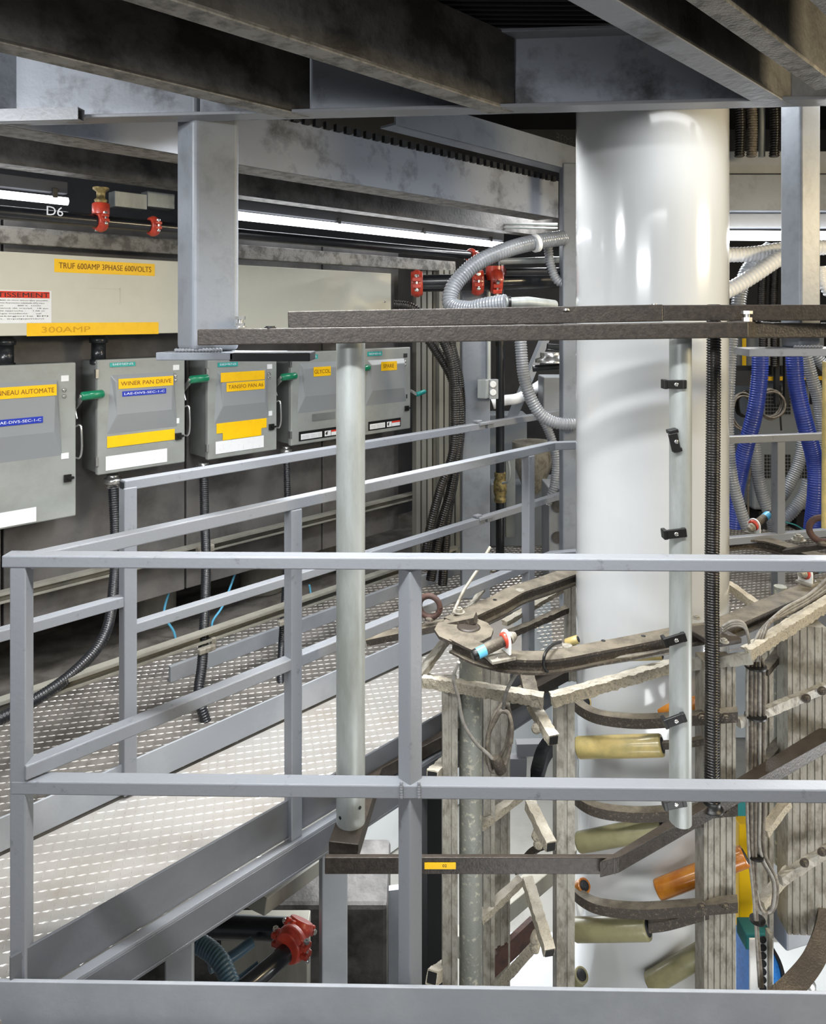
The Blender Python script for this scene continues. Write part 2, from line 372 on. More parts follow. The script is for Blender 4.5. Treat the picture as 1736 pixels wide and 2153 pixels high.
# ------------------------------------------------------------------ ceiling steel
ZB = 2.18
MA = V((-1.55, 2.246, 0)); MBp = V((1.75, 1.951, 0)); MD = (MBp-MA).normalized(); MN = V((MD.y, -MD.x, 0))
def onmain(x): return MA+(MBp-MA)*((x-MA.x)/(MBp.x-MA.x))
t = thing('ceiling_beam', 'long grey steel channel beam crossing the whole view under the ceiling', 'beam', (0, 2.12, ZB))
MB().bar(MA+Z*(ZB+.105), MBp+Z*(ZB+.105), .009, .21).build('web', 'beam', t)
MB().bar(MA+MN*.032+Z*(ZB+.005), MBp+MN*.032+Z*(ZB+.005), .066, .010).build('lower_flange', 'rail', t, .002)
MB().bar(MA+MN*.03+Z*(ZB+.215), MBp+MN*.03+Z*(ZB+.215), .06, .010).build('upper_flange', 'steel', t, .002)
def diagonal(px, py, label, mweb, mfl, back=2.6, fw=.062):
    e = None
    for k in range(400):                                            # where the line of sight meets the main beam
        Y = 1.9+k*.001; x = U(px)*Y
        if Y >= onmain(x).y-.008: e = V((x, Y-.006, 0)); break
    a = e-D45*back
    t = thing('ceiling_beam', label, 'beam', (e.x, e.y, ZB), None)
    MB().bar(a+Z*(ZB+.105), e+Z*(ZB+.105), .008, .205).build('web', mweb, t)
    o = -N45*(fw/2-.004)
    sh = e-D45*max(0, (fw)*1.0)
    MB().prism([(0, 0), (-fw, 0)], (0, 0, 0), N45, Z, Z) if False else None
    prof = [a+N45*.004, e+N45*.004, e-D45*.04+N45*.004-N45*fw, a+N45*.004-N45*fw]
    m = MB(); m.add([p+Z*(ZB-.001) for p in prof]+[p+Z*(ZB+.009) for p in prof], [(3, 2, 1, 0), (4, 5, 6, 7), (0, 1, 5, 4), (1, 2, 6, 5), (2, 3, 7, 6), (3, 0, 4, 7)])
    m.build('lower_flange', mfl, t)
    MB().bar(a+o+Z*(ZB+.212), e-D45*.05+o+Z*(ZB+.212), fw, .008).build('upper_flange', mweb, t)
diagonal(650, 235, 'sooty diagonal ceiling channel ending above the thick hanging post at left', 'beamdirty', 'flange')
diagonal(1078, 232, 'dark diagonal ceiling channel ending left of the film bubble top', 'beamdirty', 'flange')
diagonal(1656, 230, 'grey diagonal ceiling channel ending above the right hanging post', 'beamdirty', 'beam')
t = thing('ceiling_beam', 'cream-lit diagonal ceiling channel at the top right corner', 'beam', (.9, 1.9, ZB))
for c, wd in ((.80, .05),):
    a = L45(c, -.3, 0); b = L45(c, 2.05, 0)
    MB().bar(a+Z*(ZB+.004), b+Z*(ZB+.004), wd, .009).build('lower_flange', 'flange', t)
    MB().bar(a+N45*.02+Z*(ZB+.1), b+N45*.02+Z*(ZB+.1), .008, .19).build('web', 'beamdirty', t)
t = thing('ceiling_beam', 'short piece of diagonal ceiling channel in the extreme top right corner', 'beam', (1.2, 1.8, ZB))
MB().bar(L45(.57, -.3, ZB+.004), L45(.57, 1.9, ZB+.004), .055, .009).build('lower_flange', 'flange', t)
MB().bar(L45(.53, -.3, ZB+.1), L45(.53, 1.9, ZB+.1), .008, .19).build('web', 'beamdirty', t)
# square tube stub lying against the flange, open end
e = onmain(U(196)*2.17); a0 = onmain(-1.6)
t = thing('square_tube', 'light grey square tube stub with open end at the left of the main ceiling beam', 'steel tube', (-1.2, 2.1, ZB-.02))
q = MN*.085
m = MB(); pr = [(-.018, -.018), (.018, -.018), (.018, .018), (-.018, .018)]
for sx, sy, w1, h1 in ((0, .0165, .036, .003), (0, -.0165, .036, .003), (.0165, 0, .003, .036), (-.0165, 0, .003, .036)):
    m.bar(a0+q+MN*sx+Z*(ZB+.003+sy), e+q+MN*sx+Z*(ZB+.003+sy), w1, h1)
m.build('tube_wall', 'rail', t)
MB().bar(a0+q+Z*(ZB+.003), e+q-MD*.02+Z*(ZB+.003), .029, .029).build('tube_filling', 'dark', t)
# beams beyond the main beam (same 45 degree run)
def far_beam(c, s0, s1, zb, h, fw, mweb, mfl, label, fs=1):
    t = thing('ceiling_beam', label, 'beam', tuple(L45(c, (s0+s1)/2, zb)))
    MB().bar(L45(c, s0, zb+h/2), L45(c, s1, zb+h/2), .01, h).build('web', mweb, t)
    MB().bar(L45(c+fw*fs*R2, s0, zb+.005), L45(c+fw*fs*R2, s1, zb+.005), fw, .01).build('lower_flange', mfl, t)
    return t
s0, _ = SZ(-60, 300, 3.42); s1, _ = SZ(1172, 430, 3.42)
t = far_beam(3.42, s0, s1, 2.175, .215, .15, 'beam', 'flange', 'grey ceiling beam with pale scraped underside running above the walkway handrail')
m = MB()
for i in range(38):
    s = 1.5+i*.055
    if s < s1: m.bar(L45(3.40, s, 2.395), L45(3.40, s+.03, 2.395), .02, .03)
m.build('grating_teeth', 'dark', t)
s0, _ = SZ(-60, 345, 4.25); s1, _ = SZ(1174, 400, 4.25)
far_beam(4.25, s0, s1, 2.17, .25, .10, 'beamdirty', 'flange', 'dark sooty ceiling beam nearest the switch boxes')
t = far_beam(3.12, 2.1, 3.62, 2.40, .13, .09, 'steel', 'steel', 'light grey ceiling beam with stencilled numbers left of the film bubble')
p = W(1212, 300, 3.115)
lettering('198-03E', p+Z*.02+D45*.02, -D45, -Z, .045, .22, 'blackink', t, 'stencil')
# horizontal ducts right of the bubble
MB().box((2.05, 4.3, P(1600, 345, 4.3).z), 1.9, .1, .13).build('x', 'toe', None, .004).name = 'ceiling_beam'
tag(COL.objects[-1], 'upper dark grey cross beam seen right of the film bubble', 'beam')
MB().box((2.05, 4.25, P(1600, 407, 4.25).z), 1.9, .08, .21).build('x', 'steel', None, .004).name = 'ceiling_beam'
tag(COL.objects[-1], 'lower blue-grey cross beam seen right of the film bubble', 'beam')

# dirty flat trough under the lamps
s0, _ = SZ(-60, 500, 4.55); s1, _ = SZ(952, 540, 4.55)
tag(MB().bar(L45(4.55, s0, 1.925), L45(4.55, s1, 1.925), .05, .07).build('support_beam', 'flange', None, .004), 'dirty pale steel beam just above the long cream trough', 'beam')

# ------------------------------------------------------------------ hanging posts
def post(name, label, ctr, ang, sz, z0, z1, m='steel'):
    t = thing(name, label, 'post', (ctr[0], ctr[1], z0))
    ax = V((math.cos(ang), math.sin(ang), 0))
    MB().box((ctr[0], ctr[1], (z0+z1)/2), sz, sz, z1-z0, ax).build('shaft', m, t, sz*.12, 4)
    return t, ax
zl = P(440, 738, 2.2).z
t, ax = post('hanging_post', 'thick grey square post hanging from the ceiling in front of the cream trough', (U(437)*2.25, 2.25), math.radians(37), .147, zl, 2.37)
MB().prism([(-.13, -.05), (.1, -.05), (.25, .05), (-.08, .1)], (t.location.x, t.location.y-.04, zl-.026), V((1, 0, 0)), V((0, 1, 0)), Z*.024).build('base_plate', 'steel', t, .003)
MB().box((U(572)*2.2, 2.22, zl-.016), .24, .12, .026).build('packing_plate', 'dark', t, .003)
m = MB()
for i in range(14):
    a = V((t.location.x-.075+i*.01, t.location.y-.085, zl+.004)); m.lathe(a, (1, 0, 0), [(0, .004), (.005, .007), (.011, .004)], 8)
m.build('weld_bead', 'rail', t)
zr = P(1600, 731, 2.28).z
t, ax = post('hanging_post', 'slim hanging post at right edge with a cream-lit right face', (U(1682)*2.32, 2.32), math.radians(17), .083, zr, 2.37)
MB().prism([(-.215, -.115), (.045, -.10), (.3, .02), (.3, .1), (-.2, .03)], (t.location.x, t.location.y, zr-.024), V((1, 0, 0)), V((0, 1, 0)), Z*.023).build('base_plate', 'rail', t, .002)
m = MB()
for i in range(9): m.lathe((t.location.x-.05+i*.01, t.location.y-.055, zr+.003), (1, 0, 0), [(0, .003), (.005, .006), (.011, .003)], 8)
m.build('weld_bead', 'rail', t)
t, ax = post('support_post', 'slender grey post left of the film bubble carrying the stencilled beam', (U(1194)*3.95, 3.95), 0.08, .08, .0, P(1194, 345, 3.95).z)

# ------------------------------------------------------------------ dark upper and lower square-tube frame with its two pipes
YF = 2.05
t = thing('bubble_cage_frame', 'dark brown hammered-finish steel frame of upper and lower bars and two galvanised pipes', 'frame', (.4, 2.2, 0.03))
def fb(a, b, w_, h_, nm='frame_bar', mt='frame'): return MB().bar(a, b, w_, h_).build(nm, mt, t, .003)
fb(P(420, 709, YF+.025), P(1565, 693, YF+.025), .05, .045)
fb(P(608, 673, YF+.115), P(1388, 658, YF+.115), .05, .05)
fb(P(1388, 658, YF+.125), P(1900, 657, YF+.125), .05, .047)
fb(P(1545, 693, YF+.06), P(1650, 694, YF+.40), .05, .05)
fb(P(1575, 695, YF+.14), P(1800, 694, YF+.20), .05, .045)
HF = 1.522; zf = EYE-HF
c0 = G(684, 1803, zf); c0.y += .03; c1 = G(1290, 1803, zf); c1.y += .03; c2 = V((1.62, 2.70, zf)); c2 = c1+(V((.9, .56, 0))*1.25)
c3 = V((c0.x+.035, c0.y+.40, zf)); c3.x += .02; c4 = c3+D45*1.0+V((.08, -.02, 0))
MB().bar(c0-Z*.024+V((-.002, -.0225, 0)), c1-Z*.024+V((.006, -.0225, 0)), .015, .047).build('frame_bar', 'frame', t, .002)
dd = (c2-c1).normalized(); MB().prism([(0, -.03), (1.3, -.03), (1.3, .035), (-.06, -.0145), (-.01, -.03)][:4], c1-Z*.047, dd, Z.cross(dd), Z*.0455).build('frame_bar', 'frame', t, .002)
MB().strip([c0-Z*.024+V((.045, .029, 0)), c3-Z*.024+V((.045, 0, 0)), c4-Z*.024+V((.045, 0, 0))], .088, .045).build('frame_bar', 'frame', t, .002)
# yellow mark on the lower bar
a = P(893, 1812, YF-.0025); 
lb = MB().box((U(925)*YF, c0.y-.0315, P(925, 1819, YF).z), .088, .0015, .018).build('label_tape', 'yellow', t)
lb['label'] = 'yellow tape label'
lettering('02', P(930, 1823, c0.y-.0322), V((1, 0, 0)), Z, .008, .012, 'blackink', lb)
ptop = P(737, 718, 2.2).z
pb = MB().tube([(U(737)*2.2, 2.2, zf-.004), (U(737)*2.2, 2.2, 1.545)], .0435, 40).build('pipe', 'galv', t)
for sx in (-.7, .75):
    MB().cyl((U(737)*2.2+.0435*math.sin(sx), 2.2-.0435*math.cos(sx), zf+.045+.02*sx), (U(737)*2.2+.046*math.sin(sx), 2.2-.0455*math.cos(sx), zf+.045+.02*sx), .005, 10).build('rivet_hole', 'dark', pb)
X2 = U(1430)*2.2
pb2 = MB().tube([(X2, 2.2, zf-.004), (X2, 2.2, 1.545)], .0325, 36).build('pipe', 'galv', t)
for k, (py, ang, rl) in enumerate(((808, 0, 0), (928, -1.35, .3), (1122, .12, 0), (1345, .3, 0), (1515, .35, 0), (1690, .2, 0))):
    pc = P(1420, py, 2.16)
    m = MB(); ux = V((math.cos(ang), 0, math.sin(ang))); 
    m.box(pc+V((-.004, 0, 0)), .05, .010, .026, ux, V((-ux.z, 0, ux.x)))
    m.box(pc-ux*.030+V((0, .010, 0)), .012, .03, .028, ux, V((-ux.z, 0, ux.x)))
    m.box(pc+ux*.026+V((0, .006, 0)), .012, .022, .026, ux, V((-ux.z, 0, ux.x)))
    o = m.build('pipe_clip', 'black', pb2, .002)
    # screw: part of the clip mesh level, kept on the pipe
    MB().lathe(pc+V((0, -.004, 0)), (0, -1, 0), [(0, .006), (.003, .006), (.0032, .003)], 14).build('screw', 'chrome', pb2)
# bolts on the upper bar
for px, py, Y in ((505, 688, 2.07), (568, 690, 2.07), (1190, 653, 2.14), (1375, 643, 2.16), (1570, 676, 2.12), (1597, 676, 2.2)):
    m = MB(); b = P(px, py, Y); tall = px in (505, 1570)
    m.lathe(b, Z, [(0, .017 if px < 600 else .011), (.003, .017 if px < 600 else .011)], 20)
    if tall:
        m.tube([b, b+Z*.012], .014, 6, smooth=False); m.cyl(b+Z*.012, b+Z*.024, .008, 14); m.tube([b+Z*.022, b+Z*.031], .0155, 6, smooth=False)
    else: m.tube([b, b+Z*.006], .0135 if px < 600 else .008, 12)
    m.build('bolt', 'chrome' if px != 568 else 'black', t)

# ------------------------------------------------------------------ guardrails
# front guardrail of the viewer's platform
RA = V((-.925, 1.694, 0)); RB = V((1.75, 1.650, 0)); rd = (RB-RA).normalized(); rn = V((-rd.y, rd.x, 0))
t = thing('guardrail', 'nearest grey square-tube guardrail crossing the foreground with a wide toe board', 'railing', (.4, 1.68, -.01))
MB().bar(RA-rd*.02+Z*1.0355, RB+Z*1.0355, .040, .028).build('top_rail', 'rail', t, .003)
MB().bar(RA+Z*.515, RB+Z*.515, .038, .031).build('middle_rail', 'rail', t, .003)
MB().bar(RA-rd*.4-rn*.034+Z*.037, RB-rn*.034+Z*.037, .009, .102).build('toe_board', 'toe', t, .0015)
MB().box(RA+V((.016, 0, .53)), .037, .037, .985, rd).build('post', 'rail', t, .003)
xm = U(862)*1.68
MB().box((xm*1.005, 1.689, .53), .040, .040, .975, (1, 1, 0)).build('post', 'rail', t, .003)
MB().box((2.0*.8, 1.655, .53), .040, .040, .985).build('post', 'rail', t, .003)
m = MB()
for sx in (-1, 1):
    for k in range(6): m.lathe((xm+sx*.02, 1.658, .503+k*.006), (0, 0, 1), [(0, .003), (.004, .0045), (.008, .003)], 8)
m.build('weld_bead', 'rail', t)
# walkway guardrail, near side, turning to run behind the bubble
t = thing('guardrail', 'inner walkway guardrail running from the front corner up to the bend behind the film bubble', 'railing', tuple(L45(CN, 2.2, 0)))
def r45(c, s0, s1, ztop, wd=.038, h=.034): return MB().bar(L45(c, s0, ztop-h/2), L45(c, s1, ztop-h/2), wd, h)
sN0 = .565; sB = (BEND.x+BEND.y)*R2
MB().strip([L45(CN, sN0, 1.033), L45(CN, sB, 1.033), BEND+V((2.0, .56, 1.0))], .036, .034).build('top_rail', 'rail', t, .003)
MB().strip([L45(CN, sN0-.012, .552), L45(CN, sB, .552), BEND+V((2.0, .56, .53))], .036, .034).build('middle_rail', 'rail', t, .003)
MB().strip([L45(CN, sN0-.04, .083), L45(CN, sB, .083), BEND+V((2.6, .75, .083))], .008, .113).build('toe_board', 'walksteel_shaded', t, .001)
for px in (616, 1110):
    s, _ = SZ(px, 1000, CN); b = L45(CN-.06, s, 0) if px == 616 else L45(CN, s, 0)
    zb_ = -.07 if px == 616 else 0
    cc = L45(CN, s, (1.016+zb_)/2)
    MB().box(cc, .04, .04, 1.016-zb_, D45).build('post', 'rail', t, .003)
for px in (1645,):
    bx = U(px)*3.48; MB().box((bx, yback(bx), .5), .045, .045, 1.0, BDIR).build('post', 'rail', t, .003)
# walkway guardrail, far side
t = thing('guardrail', 'outer walkway guardrail beside the switch boxes, starting with an open square end', 'railing', tuple(L45(CFR, 3, 0)))
s0, _ = SZ(250, 1015, CFR); sj, _ = SZ(1017, 880, CFR); s1 = 5.9
r45(CFR, s0+.012, sj-.01, 1.055).build('top_rail', 'rail', t, .003)
r45(CFR, sj+.01, s1, 1.055).build('top_rail', 'rail', t, .003)
MB().bar(L45(CFR, s0+.008, 1.038), L45(CFR, s0+.0115, 1.038), .026, .022).build('open_end', 'dark', t)
sp, _ = SZ(272, 1300, CFR)
r45(CFR, sp, sj-.01, .572).build('middle_rail', 'rail', t, .003)
r45(CFR, sj+.01, s1, .572).build('middle_rail', 'rail', t, .003)
s00, _ = SZ(-60, 1300, CFR)
r45(CFR, s00, sp, .672).build('middle_rail', 'rail', t, .003)
MB().bar(L45(CFR, s00, .060), L45(CFR, 4.9, .060), .008, .10).build('toe_board', 'toe', t, .001)
MB().box(L45(CFR, sp-.005, .52), .044, .044, 1.02, D45).build('post', 'rail', t, .003)
for ss in (sj+1.1,):
    MB().box(L45(CFR, ss, .5), .044, .044, 1.02, D45).build('post', 'rail', t, .003)
for z_ in (1.04, .557):
    m = MB(); m.bar(L45(CFR-.02, sj-.06, z_+.012), L45(CFR-.02, sj+.05, z_+.012), .03, .016); m.bar(L45(CFR, sj-.07, z_+.024), L45(CFR, sj-.03, z_+.024), .03, .012); m.build('joint_bracket', 'rail', t, .003)

# ------------------------------------------------------------------ walkway
t = thing('walkway', 'elevated walkway of bright aluminium tread plate running diagonally from lower left', 'walkway', tuple(L45(3, 2.2, -.08)))
mb = MB(); q = [L45(CN+.01, -.3, 0), L45(CN+.01, sB-.02, 0), L45(CFR-.01, sB+.42, 0), L45(CFR-.01, -.3, 0)]
poly_slab(mb, [(p.x, p.y) for p in q], -.010, 0.001)
lugs(mb, -1.9, .9, .8, 4.2, lambda x, y: -CFR+.03 < x-y < -CN-.03 and x+y < 3.9, .031, .001)
mb.build('tread_plate', 'plate', t)
MB().bar(L45(CN-.022, .60, .016), L45(CN-.022, sB, .016), .028, .010).build('kerb_flange', 'rail', t, .001)
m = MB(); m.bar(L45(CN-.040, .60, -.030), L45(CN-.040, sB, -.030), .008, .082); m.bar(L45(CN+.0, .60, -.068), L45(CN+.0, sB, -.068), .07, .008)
m.build('edge_beam', 'walksteel_shaded', t, .001)
# legs below
for i, (px, wd) in enumerate(((378, .075), (700, .085))):
    s, _ = SZ(px, 1900, CN+.12)
    b = L45(CN+.12, s, 0)
    tag(MB().box((b.x, b.y, -1.24), wd, wd, 2.32, (1, .25, 0)).build('support_column', 'toe', None, .004),
        ('grey square column under the walkway with two bolt holes' if i == 0 else 'grey column below the left end of the dark frame'), 'column')
#==PART2==
# ================================================================== LEFT WALL EQUIPMENT
def rect(parent, c, pl, pt, pr, pb, m, name, th=.0012):             # a thin plate on the face c, from pixels at its left side
    sa, zt = SZ(pl, pt, c); _, zb = SZ(pl, pb, c); sb, _ = SZ(pr, pt, c)
    o = MB().bar(L45(c-th, sa, (zt+zb)/2), L45(c-th, sb, (zt+zb)/2), th, zt-zb).build(name, m, parent)
    return o, sa, sb, zb, zt
def label(parent, c, pl, pt, pr, pb, m, text=None, ink=None, name='label', lab=None, fx=(.04, .96), fy=(.3, .75)):
    o, sa, sb, zb, zt = rect(parent, c, pl, pt, pr, pb, m, name)
    if lab: o['label'] = lab
    if text:
        w_ = sb-sa; h_ = zt-zb
        lettering(text, L45(c-.0026, sa+w_*fx[0], zb+h_*fy[0]), D45, Z, h_*(fy[1]-fy[0]), w_*(fx[1]-fx[0]), ink, o)
    return o, sa, sb, zb, zt
# cream trough
CT = 4.40
sa, zt = SZ(-40, 526, CT); _, zb = SZ(-40, 707.5, CT); sb, _ = SZ(822, 600, CT)
t = thing('wire_trough', 'long cream electrical trough with yellow labels and a French warning sticker', 'electrical trough', tuple(L45(CT+.1, (sa+sb)/2, zb)))
zc = (zt+zb)/2
MB().bar(L45(CT+.10, sa, zc), L45(CT+.10, sb-.004, zc), .13, zt-zb-.01).build('body', 'cream', t, .002)
o = MB().bar(L45(CT+.012, sa, zc), L45(CT+.012, sb, zc), .018, zt-zb).build('cover', 'cream', t, .003)
label(t, CT, 114, 544, 325, 572, 'yellow', 'TRUF 600AMP 3PHASE 600VOLTS', 'brownink', lab='yellow label reading TRUF 600AMP 3PHASE 600VOLTS')
label(t, CT, 56, 679, 333, 707, 'yellow', '300AMP', 'dimink', lab='yellow label with faded lettering', fx=(.1, .45), fy=(.25, .7))
o, a_, b_, c_, d_ = label(t, CT, -20, 609, 108, 680, 'white', lab='white warning sticker')
h = d_-c_
MB().bar(L45(CT-.003, a_, d_-h*.13), L45(CT-.003, b_-.008, d_-h*.13), .0006, h*.2).build('header', 'redink', o)
lettering('AVERTISSEMENT', L45(CT-.0040, a_-.068, d_-h*.21), D45, Z, h*.145, (b_-a_)+.058, 'blackink', o)
for k, tx in enumerate(('Arc flash et choc electrique possible', 'equipement de protection individuelle (EPI) requis', 'Risque            600 V   Limite', 'Distance de travail   18 po', 'Limite approche       1.06 m', 'Energie incidente      cal', 'Categorie EPI', 'No. equipement')):
    lettering(tx, L45(CT-.003, a_+.004, d_-h*(.33+.08*k)), D45, Z, h*.045, (b_-a_)*(.92-.06*(k % 3)), 'blackink', o)
m = MB()
for q in ((184, 605, 252, 606.5), (184, 638.5, 252, 640), (250, 605, 252, 640)):
    x0, z1 = SZ(q[0], q[1], CT); _, z0 = SZ(q[0], q[3], CT); x1, _ = SZ(q[2], q[1], CT)
    m.bar(L45(CT-.001, x0, (z0+z1)/2), L45(CT-.001, x1, (z0+z1)/2), .002, z1-z0)
m.build('embossed_rectangle', 'cream', t)
sx, zx = SZ(808, 634, CT)
MB().lathe(L45(CT+.002, sx, zx), N45, [(0, .008), (.004, .008), (.006, .004)], 14).build('screw', 'chrome', t)
for px in (12, 207):
    s_, _ = SZ(px, 730, CT+.14)
    m = MB(); b = L45(CT+.14, s_, zb-.13); m.lathe(b, Z, [(0, .036), (.02, .036), (.021, .03), (.09, .03), (.091, .038), (.115, .038), (.116, .03), (.14, .03)], 20)
    m.build('conduit_hub', 'pipeblack', t)
# switch boxes
def switch_box(px0, px1, pt, pb, yellowlabels, lab, hood, extras, handle='up', old=True, badge=True):
    c = CBOX; sa, zt = SZ(px0, pt, c); _, zb = SZ(px0, pb, c); sb, _ = SZ(px1, pt, c)
    t = thing('disconnect_switch', lab, 'electrical switch', tuple(L45(CWALL, (sa+sb)/2, zb)), 'row of grey safety switches on the wall')
    zc = (zt+zb)/2; hh = zt-zb; ww = sb-sa
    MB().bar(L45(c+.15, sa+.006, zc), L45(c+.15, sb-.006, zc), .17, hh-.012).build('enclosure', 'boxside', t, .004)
    MB().bar(L45(c+.02, sa, zc), L45(c+.02, sb, zc), .028, hh).build('door', 'boxgrey', t, .006, 3)
    # raised hood of the door
    a = SZ(hood[0], hood[1], c); b_ = SZ(hood[2], hood[1], c)[0]; z0 = SZ(hood[0], hood[3], c)[1]; z1 = a[1]; a = a[0]
    H = z1-z0
    vs = [L45(c+.002, a-.018, z0), L45(c+.002, b_+.018, z0), L45(c+.002, b_, z1), L45(c+.002, a, z1),
          L45(c-.030, a+.022, z0+H*.34), L45(c-.030, b_-.022, z0+H*.34), L45(c-.030, b_-.016, z1-.030), L45(c-.030, a+.016, z1-.030)]
    MB().add(vs, [(0, 1, 5, 4), (1, 2, 6, 5), (2, 3, 7, 6), (3, 0, 4, 7), (4, 5, 6, 7), (3, 2, 1, 0)]).build('door_hood', 'recess', t, .003)
    m = MB()
    for f in (.12, .88): m.bar(L45(c+.01, sa-.006, zb+hh*f), L45(c+.01, sa+.004, zb+hh*f), .02, hh*.075)
    for z_ in (.12, .88):
        MB().bar(L45(c+.01, sa-.008, zb+hh*z_), L45(c+.01, sa+.004, zb+hh*z_), .02, hh*.075).build('hinge', 'chrome', t)
    # right edge furniture
    fl = 'white' if old else 'blackink'
    for f in (.10, .60):
        MB().bar(L45(c-.001, sb-.06, zt-hh*f), L45(c-.001, sb-.03, zt-hh*f), .003, .024).build('indicator_label', fl, t)
    for f in (.175, .215):
        MB().lathe(L45(c+.001, sb-.048, zt-hh*f), N45, [(0, .009), (.004, .009), (.007, .004)], 14).build('door_screw', 'chrome', t)
    m = MB(); m.bar(L45(c, sb-.05, zt-hh*.745), L45(c, sb-.022, zt-hh*.745), .02, .03); m.bar(L45(c-.012, sb-.04, zt-hh*.745), L45(c-.012, sb-.012, zt-hh*.745), .012, .009)
    m.build('latch', 'black', t)
    # lever handle on the right side
    m = MB(); zl_ = zt-hh*(.22 if handle == 'up' else .50)
    r = MB()
    if handle == 'up':
        a_ = L45(c+.06, sb+.008, zl_-.055); b2 = L45(c-.03, sb+.020, zl_)
        h_ = MB().bar(a_, b2, .026, .005, D45); g0 = L45(c-.035, sb+.010, zl_); g1 = L45(c-.035, sb+.105, zl_+.004)
        h_.bar(L45(c+.07, sb+.006, zl_-.03), L45(c+.02, sb+.006, zl_-.10), .02, .004, D45)
        hb = h_.build('lever', 'chrome', t)
        MB().lathe(g0, g1-g0, [(0, .012), (.004, .0185), (.088, .0185), (.094, .013)], 24).build('grip', 'green', hb)
        MB().lathe(g0-D45*.004, D45, [(0, .008), (.006, .008)], 12).build('grip_screw', 'chrome', hb)
        zz = zl_-.20
        m.tube(spline([L45(c+.03, sb+.004, zz+.07), L45(c+.0, sb+.018, zz+.075), L45(c-.01, sb+.020, zz+.03), L45(c-.01, sb+.020, zz-.03), L45(c, sb+.014, zz-.06), L45(c+.03, sb+.004, zz-.06)], 5), .0045, 8)
        m.build('lock_hasp', 'chrome', t)
    else:
        h_ = MB().bar(L45(c+.06, sb+.02, zl_+.14), L45(c+.06, sb+.02, zl_-.03), .03, .006, D45)
        h_.bar(L45(c+.05, sb+.03, zl_-.02), L45(c-.01, sb+.05, zl_-.045), .025, .012)
        hb = h_.build('lever', 'chrome', t)
        MB().lathe(L45(c-.01, sb+.045, zl_-.045), D45+Z*.2, [(0, .010), (.004, .014), (.07, .014), (.076, .01)], 20).build('grip', 'teal', hb)
    if badge:
        MB_, b0, b1, b2_, b3 = rect(t, c-.0005, px0+(px1-px0)*.14, pt+6, px0+(px1-px0)*.43, pt+15, 'teal', 'badge', .002)
        lettering('SIEMENS', L45(c-.0055, b0+.01, b2_+.007), D45, Z, (b3-b2_)*.45, (b1-b0)-.02, 'whiteink', MB_)
    for e in extras: label(t, *e[:1], *e[1:])if False else None
    for (cc, pl, ptt, pr, pbb, m_, tx, ink, lb_) in yellowlabels:
        label(t, cc, pl, ptt, pr, pbb, m_, tx, ink, lab=lb_, fx=(.04, .96) if tx and len(tx) > 5 else (.12, .8), fy=(.3, .72))
    return t, sa, sb, zb, zt
HC = CBOX-.031; DC = CBOX-.0012
def warn(t, pl, pt, pr, pb):                                     # black danger label with white fields
    o, a, b, z0, z1 = label(t, DC, pl, pt, pr, pb, 'black', name='danger_label', lab='black and white danger label')
    w_, h_ = b-a, z1-z0
    for f0, f1, m_ in ((.04, .50, 'white'), (.56, .70, 'white'), (.71, .97, 'white')):
        MB().bar(L45(DC-.003, a+w_*f0, z0+h_*.42), L45(DC-.003, a+w_*f1, z0+h_*.42), .0008, h_*.58).build('field', m_, o)
    MB().bar(L45(DC-.0036, a+w_*.71, z0+h_*.62), L45(DC-.0036, a+w_*.97, z0+h_*.62), .0008, h_*.18).build('field', 'redink', o)
    for k in range(3):
        lettering('DANGER / RISQUE 600V', L45(DC-.0036, a+w_*.06, z0+h_*(.22+.14*k)), D45, Z, h_*.06, w_*.42, 'blackink', o)
    m = MB(); x = a+w_*.60; zz = z0+h_*.2
    pts = [(0, .0), (.035, .22), (.012, .22), (.04, .42), (.0, .42), (-.03, .16), (-.006, .16)]
    m.prism([(px*w_*1., pz*h_) for px, pz in pts], L45(DC-.0036, x, zz), D45, Z, N45*.0005); m.build('bolt_symbol', 'blackink', o)
Y_ = 'yellow'
switch_box(-190, 160, 777, 1150, [
    (HC, -30, 817, 119, 842, Y_, 'PANNEAU AUTOMATE', 'brownink', 'yellow label reading PANNEAU AUTOMATE'),
    (HC, -10, 884, 90, 898, 'blue', 'LAE-DIV5-SEC-1-C', 'whiteink', 'blue asset tag'),
    (DC, -60, 1089, 76, 1121, 'white', None, None, 'blank white label')],
    'largest grey switch box at the left edge labelled NEAU AUTOMATE', (-60, 808, 122, 985), [], badge=False)
b1 = switch_box(205, 389, 757, 1000, [
    (HC, 249, 797, 364, 818, Y_, 'WINER PAN DRIVE', 'brownink', 'yellow label reading WINER PAN DRIVE'),
    (HC, 257, 823, 349, 834, 'blue', 'LAE-DIV5-SEC-1-C', 'whiteink', 'blue asset tag'),
    (DC, 225, 918, 367, 942, Y_, None, None, 'blank yellow label'),
    (DC, 222, 960, 351, 990, 'white', None, None, 'smudged white label')],
    'grey switch box labelled WINER PAN DRIVE, second box from the left', (232, 788, 366, 915), [])
b2 = switch_box(437, 582, 757, 968, [
    (HC, 464, 784, 556, 804, Y_, None, None, 'faded yellow label'),
    (HC, 476, 805, 556, 824, Y_, 'TANSFO PAN A6', 'brownink', 'yellow label reading TANSFO PAN A6'),
    (DC, 455, 891, 560, 912, Y_, None, None, 'blank yellow label'),
    (DC-.002, 468, 910, 549, 926, Y_, None, None, 'smaller blank yellow label'),
    (DC, 453, 929, 554, 955, 'white', None, None, 'smudged white label')],
    'grey switch box labelled TANSFO PAN A6, third box from the left', (456, 779, 560, 893), [])
